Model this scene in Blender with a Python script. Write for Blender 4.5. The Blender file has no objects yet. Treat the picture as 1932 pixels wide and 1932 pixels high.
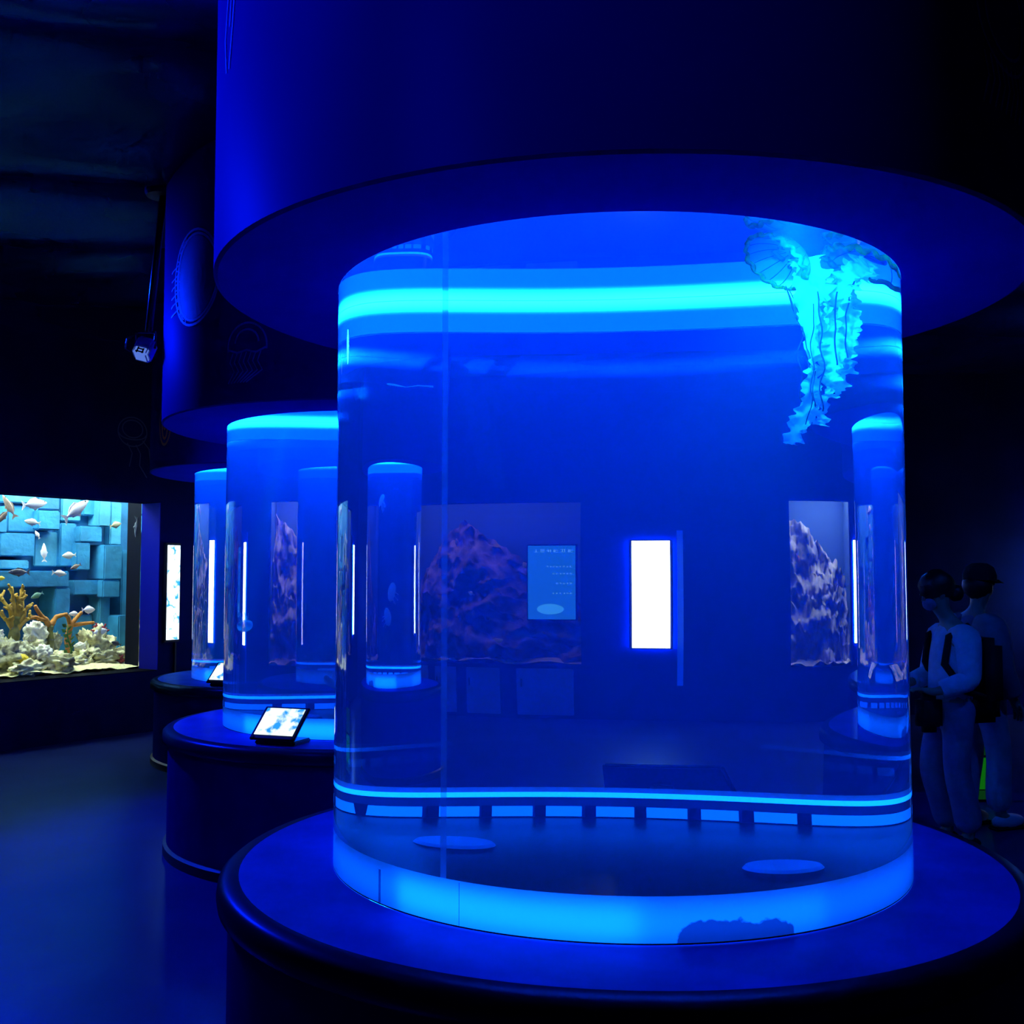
import bpy, bmesh, math, random
from math import sin, cos, pi, radians, sqrt
from mathutils import Vector, Matrix, noise

SC = bpy.context.scene
COL = SC.collection
random.seed(7)

# ---------------------------------------------------------------- camera, world, lamps, exposure
EYE = 1.593
cam_d = bpy.data.cameras.new('camera')
cam_d.sensor_fit = 'HORIZONTAL'; cam_d.sensor_width = 36.0
cam_d.lens = 36.0 * 2033.84 / 1932.0
cam_d.clip_start = 0.05
cam_o = bpy.data.objects.new('camera', cam_d); COL.objects.link(cam_o)
cam_o.location = (0, 0, EYE)
cam_o.rotation_euler = (pi / 2 + 0.0601, 0, 0)
SC.camera = cam_o

w = bpy.data.worlds.new('dark_hall'); SC.world = w; w.use_nodes = True
w.node_tree.nodes['Background'].inputs[0].default_value = (0.0, 0.02, 1.0, 1)
w.node_tree.nodes['Background'].inputs[1].default_value = 0.0025

SC.view_settings.view_transform = 'Standard'
SC.view_settings.look = 'None'
SC.view_settings.exposure = 0.0
SC.view_settings.gamma = 1.0
SC.view_settings.use_curve_mapping = False
cy = SC.cycles
cy.use_denoising = True
cy.caustics_reflective = True
cy.caustics_refractive = True
cy.max_bounces = 14; cy.diffuse_bounces = 3; cy.glossy_bounces = 5
cy.transmission_bounces = 12; cy.volume_bounces = 1; cy.transparent_max_bounces = 8
cy.sample_clamp_indirect = 60.0
cy.blur_glossy = 0.5
cy.use_light_tree = False
cy.use_adaptive_sampling = True; cy.adaptive_threshold = 0.04; cy.adaptive_min_samples = 16

BLUE = (0.001, 0.10, 1.0)

DEEP = (0.0005, 0.02, 1.0)


def lamp(name, kind, loc, power, color=BLUE, size=0.3, target=None, spot=60, blend=0.6):
    d = bpy.data.lights.new(name, kind)
    d.energy = power; d.color = color
    if kind == 'AREA':
        d.shape = 'DISK'; d.size = size
    else:
        d.shadow_soft_size = size
    if kind == 'SPOT':
        d.spot_size = radians(spot); d.spot_blend = blend
    o = bpy.data.objects.new(name, d); COL.objects.link(o)
    o.location = loc
    if target is not None:
        o.rotation_euler = (Vector(target) - Vector(loc)).to_track_quat('-Z', 'Y').to_euler()
    return o


# blue ceiling spots of the hall, with fills added for jamb and floor
lamp('blue_spot', 'SPOT', (-2.6, 0.2, 3.7), 150, color=DEEP, target=(0.1, 2.5, 3.1), spot=60, size=0.15, blend=1.0)
lamp('blue_spot', 'SPOT', (-4.2, 4.6, 3.7), 1200, color=DEEP, target=(-0.8, 3.4, 3.0), spot=52, size=0.15, blend=1.0)
lamp('blue_spot', 'SPOT', (-4.4, 8.0, 3.6), 950, color=DEEP, target=(-1.7, 6.6, 1.7), spot=80, size=0.15)
lamp('blue_spot', 'SPOT', (-4.7, 8.4, 3.7), 90, color=DEEP, target=(-3.8, 11.4, 1.5), spot=22, size=0.12, blend=1.0)  # unseen wall washer added to brighten the jamb
lamp('blue_spot', 'SPOT', (-2.6, 3.2, 3.8), 200, color=DEEP, target=(-2.3, 3.9, 0), spot=75, size=0.2, blend=1.0)  # unseen fill added to give the floor its blue light
lamp('blue_spot', 'SPOT', (3.6, 4.2, 3.7), 60, target=(2.6, 6.6, 1.0), spot=46, size=0.15)

# tank layout (centre of each cylinder), radius and levels
TANKS = [(0.335, 3.533), (-0.866, 6.756), (-1.949, 9.775), (2.32, 8.9)]
RT = 0.9; RC = 1.279; RP = 1.239
Z_PLAT = 0.712; Z_RING = 0.828; Z_CAN = 2.501; Z_WATER = 2.624; Z_CEIL = 3.95


# ---------------------------------------------------------------- materials
MATS = {}


def nodes_of(name):
    m = bpy.data.materials.new(name); m.use_nodes = True
    nt = m.node_tree; nt.nodes.clear()
    out = nt.nodes.new('ShaderNodeOutputMaterial')
    MATS[name] = m
    return m, nt, out


def pmat(name, color, rough=0.6, metal=0.0, spec=0.5, emit=None, estr=0.0, var=0.0, vscale=8.0,
         bump=0.0, bscale=30.0, color2=None, trans=0.0, gloss=None):
    """principled material with procedural colour variation and fine relief"""
    m, nt, out = nodes_of(name)
    b = nt.nodes.new('ShaderNodeBsdfPrincipled')
    b.inputs['Base Color'].default_value = (*color, 1)
    b.inputs['Roughness'].default_value = rough
    b.inputs['Metallic'].default_value = metal
    b.inputs['Specular IOR Level'].default_value = spec
    b.inputs['Transmission Weight'].default_value = trans
    if emit:
        b.inputs['Emission Color'].default_value = (*emit, 1)
        b.inputs['Emission Strength'].default_value = estr
    surf = b.outputs[0]
    if gloss:                                   # (weight, tint, roughness): tinted lacquer sheen over a matt base
        b.inputs['Specular IOR Level'].default_value = 0.0; b.inputs['Roughness'].default_value = 1.0
        g = nt.nodes.new('ShaderNodeBsdfGlossy'); g.inputs['Color'].default_value = (*gloss[1], 1); g.inputs['Roughness'].default_value = gloss[2]
        mg = nt.nodes.new('ShaderNodeMixShader'); mg.inputs[0].default_value = gloss[0]
        nt.links.new(b.outputs[0], mg.inputs[1]); nt.links.new(g.outputs[0], mg.inputs[2]); surf = mg.outputs[0]
    tc = nt.nodes.new('ShaderNodeTexCoord')
    if var > 0 or color2:
        n = nt.nodes.new('ShaderNodeTexNoise'); n.inputs['Scale'].default_value = vscale
        n.inputs['Detail'].default_value = 5
        nt.links.new(tc.outputs['Object'], n.inputs['Vector'])
        r = nt.nodes.new('ShaderNodeValToRGB')
        c2 = color2 or tuple(min(1, c * (1 + var)) for c in color)
        c1 = color if color2 else tuple(c * (1 - var) for c in color)
        r.color_ramp.elements[0].color = (*c1, 1); r.color_ramp.elements[0].position = 0.35
        r.color_ramp.elements[1].color = (*c2, 1); r.color_ramp.elements[1].position = 0.65
        nt.links.new(n.outputs['Fac'], r.inputs['Fac'])
        nt.links.new(r.outputs['Color'], b.inputs['Base Color'])
    if bump > 0:
        n2 = nt.nodes.new('ShaderNodeTexNoise'); n2.inputs['Scale'].default_value = bscale
        n2.inputs['Detail'].default_value = 4
        nt.links.new(tc.outputs['Object'], n2.inputs['Vector'])
        bp = nt.nodes.new('ShaderNodeBump'); bp.inputs['Strength'].default_value = bump
        bp.inputs['Distance'].default_value = 0.02
        nt.links.new(n2.outputs['Fac'], bp.inputs['Height'])
        nt.links.new(bp.outputs['Normal'], b.inputs['Normal'])
        if gloss: nt.links.new(bp.outputs['Normal'], g.inputs['Normal'])
    nt.links.new(surf, out.inputs['Surface'])
    return m


def emat(name, color, strength, one_sided=False, base=(0.02, 0.02, 0.03)):
    """a lamp or screen surface that gives off light; one_sided: dark housing on the back face"""
    m, nt, out = nodes_of(name)
    e = nt.nodes.new('ShaderNodeEmission')
    e.inputs[0].default_value = (*color, 1); e.inputs[1].default_value = strength
    if one_sided:
        g = nt.nodes.new('ShaderNodeNewGeometry')
        d = nt.nodes.new('ShaderNodeBsdfDiffuse'); d.inputs[0].default_value = (*base, 1)
        mx = nt.nodes.new('ShaderNodeMixShader')
        nt.links.new(g.outputs['Backfacing'], mx.inputs[0])
        nt.links.new(e.outputs[0], mx.inputs[1]); nt.links.new(d.outputs[0], mx.inputs[2])
        nt.links.new(mx.outputs[0], out.inputs['Surface'])
        m.cycles.emission_sampling = 'FRONT'
    else:
        nt.links.new(e.outputs[0], out.inputs['Surface'])
    return m


def water_mat(name, density, col=(0.01, 0.30, 1.0), ior=1.33, absorb=0.03):
    m, nt, out = nodes_of(name)
    g = nt.nodes.new('ShaderNodeBsdfGlass'); g.inputs['IOR'].default_value = ior
    g.inputs['Roughness'].default_value = 0.0
    g.inputs['Color'].default_value = (1, 1, 1, 1)
    nt.links.new(g.outputs[0], out.inputs['Surface'])
    s = nt.nodes.new('ShaderNodeVolumeScatter')
    s.inputs['Color'].default_value = (*col, 1); s.inputs['Density'].default_value = density
    a = nt.nodes.new('ShaderNodeVolumeAbsorption')
    a.inputs['Color'].default_value = (0.0, 0.45, 1.0, 1); a.inputs['Density'].default_value = absorb
    ad = nt.nodes.new('ShaderNodeAddShader')
    nt.links.new(s.outputs[0], ad.inputs[0]); nt.links.new(a.outputs[0], ad.inputs[1])
    nt.links.new(ad.outputs[0], out.inputs['Volume'])
    m.cycles.homogeneous_volume = True
    return m


def glass_mat(name, ior=1.3, tint=(1, 1, 1), rough=0.0):
    m, nt, out = nodes_of(name)
    g = nt.nodes.new('ShaderNodeBsdfGlass'); g.inputs['IOR'].default_value = ior
    g.inputs['Roughness'].default_value = rough
    g.inputs['Color'].default_value = (*tint, 1)
    nt.links.new(g.outputs[0], out.inputs['Surface'])
    return m


def veil_mat(name, color, opacity=0.6, translucency=0.6):
    """soft translucent tissue or film"""
    m, nt, out = nodes_of(name)
    d = nt.nodes.new('ShaderNodeBsdfDiffuse'); d.inputs[0].default_value = (*color, 1)
    t = nt.nodes.new('ShaderNodeBsdfTranslucent'); t.inputs[0].default_value = (*color, 1)
    mx = nt.nodes.new('ShaderNodeMixShader'); mx.inputs[0].default_value = translucency
    nt.links.new(d.outputs[0], mx.inputs[1]); nt.links.new(t.outputs[0], mx.inputs[2])
    if opacity < 1:
        tr = nt.nodes.new('ShaderNodeBsdfTransparent')
        m2 = nt.nodes.new('ShaderNodeMixShader'); m2.inputs[0].default_value = opacity
        nt.links.new(tr.outputs[0], m2.inputs[1]); nt.links.new(mx.outputs[0], m2.inputs[2])
        nt.links.new(m2.outputs[0], out.inputs['Surface'])
    else:
        nt.links.new(mx.outputs[0], out.inputs['Surface'])
    return m


# ---------------------------------------------------------------- mesh helpers
class MB:
    """collects shapes; build() links them as one mesh object"""
    def __init__(s):
        s.v = []; s.f = []

    def add(s, vs, fs, M=None):
        o = len(s.v)
        s.v += [tuple(M @ Vector(p)) if M else tuple(p) for p in vs]
        s.f += [tuple(i + o for i in f) for f in fs]
        return s

    def box(s, c, d, M=None):
        x, y, z = c; a, b, h = d[0] / 2, d[1] / 2, d[2] / 2
        vs = [(x + i * a, y + j * b, z + k * h) for k in (-1, 1) for j in (-1, 1) for i in (-1, 1)]
        return s.add(vs, [(0, 2, 3, 1), (4, 5, 7, 6), (0, 1, 5, 4), (2, 6, 7, 3), (0, 4, 6, 2), (1, 3, 7, 5)], M)

    def bbox(s, c, d, e=0.01, M=None):
        """box with chamfered edges"""
        bm = bmesh.new(); bmesh.ops.create_cube(bm, size=1)
        for v in bm.verts:
            v.co = Vector((c[0] + v.co.x * d[0], c[1] + v.co.y * d[1], c[2] + v.co.z * d[2]))
        bmesh.ops.bevel(bm, geom=bm.edges[:], offset=e, segments=2, affect='EDGES')
        bm.verts.index_update()
        vs = [v.co.copy() for v in bm.verts]; fs = [tuple(v.index for v in f.verts) for f in bm.faces]
        bm.free()
        return s.add(vs, fs, M)

    def lathe(s, prof, seg=48, a0=0.0, a1=2 * pi, M=None, caps=False):
        full = abs(a1 - a0 - 2 * pi) < 1e-6
        n = seg if full else seg + 1
        vs = []; fs = []
        for i in range(n):
            a = a0 + (a1 - a0) * i / seg
            vs += [(r * cos(a), r * sin(a), z) for r, z in prof]
        k = len(prof)
        for i in range(seg):
            j = (i + 1) % n
            for q in range(k - 1):
                fs.append((i * k + q, j * k + q, j * k + q + 1, i * k + q + 1))
        return s.add(vs, fs, M)

    def disc(s, r, z, seg=48, M=None, up=True):
        vs = [(r * cos(2 * pi * i / seg), r * sin(2 * pi * i / seg), z) for i in range(seg)]
        f = tuple(range(seg)) if up else tuple(reversed(range(seg)))
        return s.add(vs, [f], M)

    def tube(s, pts, rad, seg=6, M=None, flat=1.0, cap=True):
        pts = [Vector(p) for p in pts]
        if not hasattr(rad, '__len__'):
            rad = [rad] * len(pts)
        vs = []; fs = []; up = Vector((0.13, 0.31, 0.94)).normalized()
        for i, p in enumerate(pts):
            t = (pts[min(i + 1, len(pts) - 1)] - pts[max(i - 1, 0)])
            if t.length < 1e-9: t = Vector((0, 0, 1))
            t.normalize()
            a = t.cross(up)
            if a.length < 1e-3: a = t.cross(Vector((1, 0, 0)))
            a.normalize(); b = a.cross(t).normalized(); up = b
            for k in range(seg):
                q = 2 * pi * k / seg
                vs.append(p + a * cos(q) * rad[i] + b * sin(q) * rad[i] * flat)
        for i in range(len(pts) - 1):
            for k in range(seg):
                k2 = (k + 1) % seg
                fs.append((i * seg + k, i * seg + k2, (i + 1) * seg + k2, (i + 1) * seg + k))
        if cap:
            fs.append(tuple(reversed(range(seg)))); fs.append(tuple((len(pts) - 1) * seg + k for k in range(seg)))
        return s.add(vs, fs, M)

    def ball(s, c, r, seg=12, rings=8, M=None, disp=0.0, dscale=3.0, seed=0.0, rough=0.0):
        """ellipsoid, optionally lumpy"""
        if not hasattr(r, '__len__'): r = (r, r, r)
        vs = []; fs = []
        for i in range(rings + 1):
            th = pi * i / rings
            for j in range(seg):
                ph = 2 * pi * j / seg
                d = Vector((sin(th) * cos(ph), sin(th) * sin(ph), cos(th)))
                k = 1.0 + (disp * noise.noise(d * dscale + Vector((seed, seed * 1.7, -seed))) if disp else 0.0)
                if rough: k += rough * noise.noise(d * dscale * 3.1 + Vector((seed, 0, seed))) + 0.6 * rough * abs(noise.noise(d * dscale * 7 + Vector((0, seed, 0))))
                vs.append((c[0] + d.x * r[0] * k, c[1] + d.y * r[1] * k, c[2] + d.z * r[2] * k))
        for i in range(rings):
            for j in range(seg):
                j2 = (j + 1) % seg
                fs.append((i * seg + j, (i + 1) * seg + j, (i + 1) * seg + j2, i * seg + j2))
        return s.add(vs, fs, M)

    def build(s, name, mat, parent=None, smooth=False, angle=None):
        me = bpy.data.meshes.new(name)
        me.from_pydata(s.v, [], s.f); me.validate(); me.update()
        if smooth:
            for p in me.polygons: p.use_smooth = True
            if angle is not None:
                try: me.set_sharp_from_angle(angle=radians(angle))
                except Exception: pass
        if mat is not None:
            me.materials.append(MATS[mat] if isinstance(mat, str) else mat)
        o = bpy.data.objects.new(name, me); COL.objects.link(o)
        if parent: o.parent = parent
        return o


def empty(name, loc=(0, 0, 0), rz=0.0, M=None):
    o = bpy.data.objects.new(name, None); COL.objects.link(o)
    o.empty_display_size = 0.1
    if M is not None: o.matrix_world = M
    else:
        o.location = loc; o.rotation_euler = (0, 0, rz)
    return o


def tag(o, label=None, cat=None, group=None, kind=None):
    if label: o['label'] = label
    if cat: o['category'] = cat
    if group: o['group'] = group
    if kind: o['kind'] = kind
    return o


def copy_tree(o, parent=None):
    c = o.copy(); COL.objects.link(c)
    if parent: c.parent = parent
    for ch in list(o.children): copy_tree(ch, c)
    return c


def ob_from(me, name, parent=None, loc=None):
    o = bpy.data.objects.new(name, me); COL.objects.link(o)
    if parent: o.parent = parent
    if loc: o.location = loc
    return o


# ---------------------------------------------------------------- materials used
pmat('wall_paint', (0.004, 0.006, 0.055), var=0.25, vscale=1.5, gloss=(0.02, (0.10, 0.35, 1.0), 0.5))
pmat('canopy_paint', (0.008, 0.014, 0.26), var=0.06, vscale=2.0, gloss=(0.02, (0.10, 0.35, 1.0), 0.45))
pmat('soffit_paint', (0.004, 0.010, 0.45), var=0.05, vscale=3.0, gloss=(0.02, (0.10, 0.35, 1.0), 0.5))
pmat('plat_top', (0.012, 0.07, 0.46), var=0.15, vscale=4.0, gloss=(0.06, (0.15, 0.5, 1.0), 0.3))
pmat('plat_edge', (0.008, 0.014, 0.05), gloss=(0.05, (0.2, 0.5, 1.0), 0.3))
pmat('ped_body', (0.004, 0.008, 0.15), var=0.1, gloss=(0.02, (0.10, 0.35, 1.0), 0.4))
pmat('kick_black', (0.01, 0.01, 0.012), rough=0.5)
pmat('plate_dark', (0.006, 0.010, 0.016), rough=0.3, spec=0.3, var=0.4, vscale=6)
pmat('spacer_dark', (0.015, 0.02, 0.05), rough=0.5)
pmat('collar_white', (0.85, 0.88, 0.9), rough=0.6)
pmat('port_white', (0.8, 0.9, 0.95), rough=0.4)
emat('led_base', BLUE, 2.8, one_sided=True)
emat('led_line', BLUE, 10.0, one_sided=True)
emat('ring_fill_bright', BLUE, 10.2, one_sided=True, base=(0.25, 0.3, 0.4))
emat('ring_fill_mid', BLUE, 5.1, one_sided=True, base=(0.25, 0.3, 0.4))
emat('ring_fill_dim', BLUE, 2.8, one_sided=True, base=(0.25, 0.3, 0.4))


def collar_glow_mat():
    # lit inner collar as an emitter; light falloff below the water line put into strength
    m, nt, out = nodes_of('collar_glow')
    tc = nt.nodes.new('ShaderNodeTexCoord'); sp = nt.nodes.new('ShaderNodeSeparateXYZ')
    nt.links.new(tc.outputs['Object'], sp.inputs[0])
    r = nt.nodes.new('ShaderNodeMapRange'); r.interpolation_type = 'SMOOTHERSTEP'
    r.inputs['From Min'].default_value = 2.565; r.inputs['From Max'].default_value = 2.63
    r.inputs['To Min'].default_value = 3.2; r.inputs['To Max'].default_value = 105.0
    nt.links.new(sp.outputs['Z'], r.inputs['Value'])
    e = nt.nodes.new('ShaderNodeEmission'); e.inputs[0].default_value = (*BLUE, 1)
    nt.links.new(r.outputs[0], e.inputs[1])
    g = nt.nodes.new('ShaderNodeNewGeometry'); d = nt.nodes.new('ShaderNodeBsdfDiffuse')
    d.inputs[0].default_value = (0.05, 0.05, 0.06, 1)
    mx = nt.nodes.new('ShaderNodeMixShader')
    nt.links.new(g.outputs['Backfacing'], mx.inputs[0]); nt.links.new(e.outputs[0], mx.inputs[1]); nt.links.new(d.outputs[0], mx.inputs[2])
    nt.links.new(mx.outputs[0], out.inputs['Surface'])
    m.cycles.emission_sampling = 'FRONT'


collar_glow_mat()
water_mat('water_big', 0.33, col=(0.01, 0.45, 1.0), absorb=0.42)
water_mat('water_hazy', 0.75, col=(0.01, 0.6, 1.0), absorb=0.75)
veil_mat('seam_film', (0.5, 0.7, 1.0), opacity=0.5, translucency=0.5)

# ---------------------------------------------------------------- floor, ceiling, walls
pmat('floor_epoxy', (0.010, 0.016, 0.10), color2=(0.014, 0.024, 0.14), vscale=1.1, bump=0.22, bscale=4.0, gloss=(0.13, (0.22, 0.55, 1.0), 0.28))
pmat('ceiling_film', (0.003, 0.006, 0.05), var=0.4, vscale=1.2, gloss=(0.12, (0.04, 0.22, 1.0), 0.24))

o = MB().box((0, 6, -0.05), (14, 20, 0.1)).build('floor', 'floor_epoxy'); tag(o, kind='structure')

# rippled glossy ceiling skin
mb = MB(); NX, NY = 110, 130
vs = []; fs = []
for j in range(NY + 1):
    for i in range(NX + 1):
        x = -7 + 14 * i / NX; y = -4 + 20 * j / NY
        q = Vector((x * 0.35, y * 0.8, 0))
        h = 0.05 * sin(y * 4.2 + 1.3 * sin(x * 0.7) + 2.4 * noise.noise(q)) + 0.05 * noise.noise(q * 1.9 + Vector((3, 1, 2))) + 0.02 * noise.noise(q * 4.5)
        vs.append((x, y, Z_CEIL + h))
for j in range(NY):
    for i in range(NX):
        a = j * (NX + 1) + i
        fs.append((a, a + NX + 1, a + NX + 2, a + 1))
o = mb.add(vs, fs).build('ceiling', 'ceiling_film', smooth=True); tag(o, kind='structure')

# left wall: runs away to the right; window opening for the big aquarium
WL_U = Vector((-0.582, -0.813, 0))          # along the wall, towards the camera's left
WL_N = Vector((-0.813, 0.582, 0))           # into the wall
WL_O = Vector((-3.69, 11.30, 0))            # front corner of the window reveal (right jamb)


def WL(s, t, z):
    return WL_O + WL_U * s + WL_N * t + Vector((0, 0, z))


ML = Matrix(((WL_U.x, WL_N.x, 0, WL_O.x), (WL_U.y, WL_N.y, 0, WL_O.y), (0, 0, 1, 0), (0, 0, 0, 1)))
WIN_L = 3.0; WIN_Z0 = 0.62; WIN_Z1 = 2.37; RECESS = 0.31
mb = MB()
T = 0.30
mb.box((1.5, T / 2, WIN_Z0 / 2), (WIN_L, T, WIN_Z0), ML)
mb.box((1.5, T / 2, (WIN_Z1 + 4.2) / 2), (WIN_L, T, 4.2 - WIN_Z1), ML)
mb.box((-1.0, T / 2, 2.1), (2.0, T, 4.2), ML)
mb.box((WIN_L + 2.5, T / 2, 2.1), (5.0, T, 4.2), ML)
o = mb.build('wall_left', 'wall_paint'); tag(o, kind='structure')

Y_BACK = 12.6
BW = [(1.36, 3.9), (-1.62, -0.15)]          # the two reef windows in the back wall (x ranges)
BZ0, BZ1 = 0.60, 2.45
mb = MB()
xs = [-2.75, BW[1][0], BW[1][1], BW[0][0], BW[0][1], 6.9]
for i in range(5):
    x0, x1 = xs[i], xs[i + 1]
    if i in (1, 3):
        mb.box(((x0 + x1) / 2, Y_BACK + 0.1, BZ0 / 2), (x1 - x0, 0.2, BZ0))
        mb.box(((x0 + x1) / 2, Y_BACK + 0.1, (BZ1 + 4.2) / 2), (x1 - x0, 0.2, 4.2 - BZ1))
    else:
        mb.box(((x0 + x1) / 2, Y_BACK + 0.1, 2.1), (x1 - x0, 0.2, 4.2))
o = mb.build('wall_back', 'wall_paint'); tag(o, kind='structure')
o = (MB().box((6.75, 2.1, 2.1), (0.3, 13, 4.2)).box((6.75, 12.1, 2.1), (0.3, 1.0, 4.2)).box((6.75, 10.1, BZ0 / 2), (0.3, 3.0, BZ0)).box((6.75, 10.1, (BZ1 + 4.2) / 2), (0.3, 3.0, 4.2 - BZ1))).build('wall_right', 'wall_paint'); tag(o, kind='structure')

# ---------------------------------------------------------------- pedestals, tanks, canopies
CANOPIES = []


def make_pedestal(c):
    root = empty('round_pedestal', (c[0], c[1], 0))
    mb = MB().lathe([(RP - 0.06, Z_PLAT), (RP - 0.02, Z_PLAT - 0.004), (RP, Z_PLAT - 0.02), (RP + 0.004, Z_PLAT - 0.05),
                     (RP, Z_PLAT - 0.075), (RP - 0.02, Z_PLAT - 0.085), (RP - 0.06, Z_PLAT - 0.09)][::-1], 128)
    mb.build('rounded_edge', 'plat_edge', root, smooth=True)
    MB().disc(RP - 0.06, Z_PLAT, 128).build('platform_top', 'plat_top', root)
    MB().lathe([(RP - 0.03, 0.06), (RP - 0.03, Z_PLAT - 0.085)], 128).build('drum', 'ped_body', root, smooth=True)
    MB().lathe([(RP - 0.01, 0.0), (RP - 0.01, 0.05), (RP - 0.03, 0.06)], 96).build('kick_strip', 'kick_black', root, smooth=True, angle=40)
    return root


ring_m, nt, out = nodes_of('ring_film')
d = nt.nodes.new('ShaderNodeBsdfDiffuse'); t = nt.nodes.new('ShaderNodeBsdfTranslucent')
mx = nt.nodes.new('ShaderNodeMixShader'); mx.inputs[0].default_value = 0.6
tc = nt.nodes.new('ShaderNodeTexCoord')
n1 = nt.nodes.new('ShaderNodeTexNoise'); n1.inputs['Scale'].default_value = 22; n1.inputs['Detail'].default_value = 8
nt.links.new(tc.outputs['Object'], n1.inputs['Vector'])
sp = nt.nodes.new('ShaderNodeSeparateXYZ'); nt.links.new(tc.outputs['Object'], sp.inputs[0])
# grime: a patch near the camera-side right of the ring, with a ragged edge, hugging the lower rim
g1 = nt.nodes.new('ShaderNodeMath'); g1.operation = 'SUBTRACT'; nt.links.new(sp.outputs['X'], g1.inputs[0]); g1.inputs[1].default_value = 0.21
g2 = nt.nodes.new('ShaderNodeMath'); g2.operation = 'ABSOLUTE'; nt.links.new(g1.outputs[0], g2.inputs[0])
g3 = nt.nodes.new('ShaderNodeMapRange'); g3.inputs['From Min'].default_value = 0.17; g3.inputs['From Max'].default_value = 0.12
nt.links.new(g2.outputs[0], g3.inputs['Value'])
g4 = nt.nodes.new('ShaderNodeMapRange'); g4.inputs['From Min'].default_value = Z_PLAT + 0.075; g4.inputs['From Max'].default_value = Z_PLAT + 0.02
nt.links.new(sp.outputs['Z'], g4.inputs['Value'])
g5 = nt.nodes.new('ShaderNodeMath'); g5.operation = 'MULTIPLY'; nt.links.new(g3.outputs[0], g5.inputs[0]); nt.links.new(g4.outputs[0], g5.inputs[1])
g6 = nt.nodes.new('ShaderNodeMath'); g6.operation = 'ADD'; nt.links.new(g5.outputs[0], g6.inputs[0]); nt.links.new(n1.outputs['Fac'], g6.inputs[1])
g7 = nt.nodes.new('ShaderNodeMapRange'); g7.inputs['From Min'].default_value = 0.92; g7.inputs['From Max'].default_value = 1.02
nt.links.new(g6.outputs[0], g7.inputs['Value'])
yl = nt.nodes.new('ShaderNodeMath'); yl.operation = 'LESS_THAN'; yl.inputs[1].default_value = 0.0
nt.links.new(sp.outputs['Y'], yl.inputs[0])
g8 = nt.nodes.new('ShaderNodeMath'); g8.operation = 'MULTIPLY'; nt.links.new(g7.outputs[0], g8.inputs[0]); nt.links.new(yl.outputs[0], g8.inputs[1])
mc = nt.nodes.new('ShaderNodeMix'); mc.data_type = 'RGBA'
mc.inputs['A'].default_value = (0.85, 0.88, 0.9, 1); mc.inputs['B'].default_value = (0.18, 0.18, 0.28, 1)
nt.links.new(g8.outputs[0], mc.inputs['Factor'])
nt.links.new(mc.outputs['Result'], d.inputs[0]); nt.links.new(mc.outputs['Result'], t.inputs[0])
nt.links.new(d.outputs[0], mx.inputs[1]); nt.links.new(t.outputs[0], mx.inputs[2]); nt.links.new(mx.outputs[0], out.inputs['Surface'])


veil_mat('tick_blue', (0.03, 0.05, 0.40), opacity=0.75, translucency=0.6)


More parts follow.
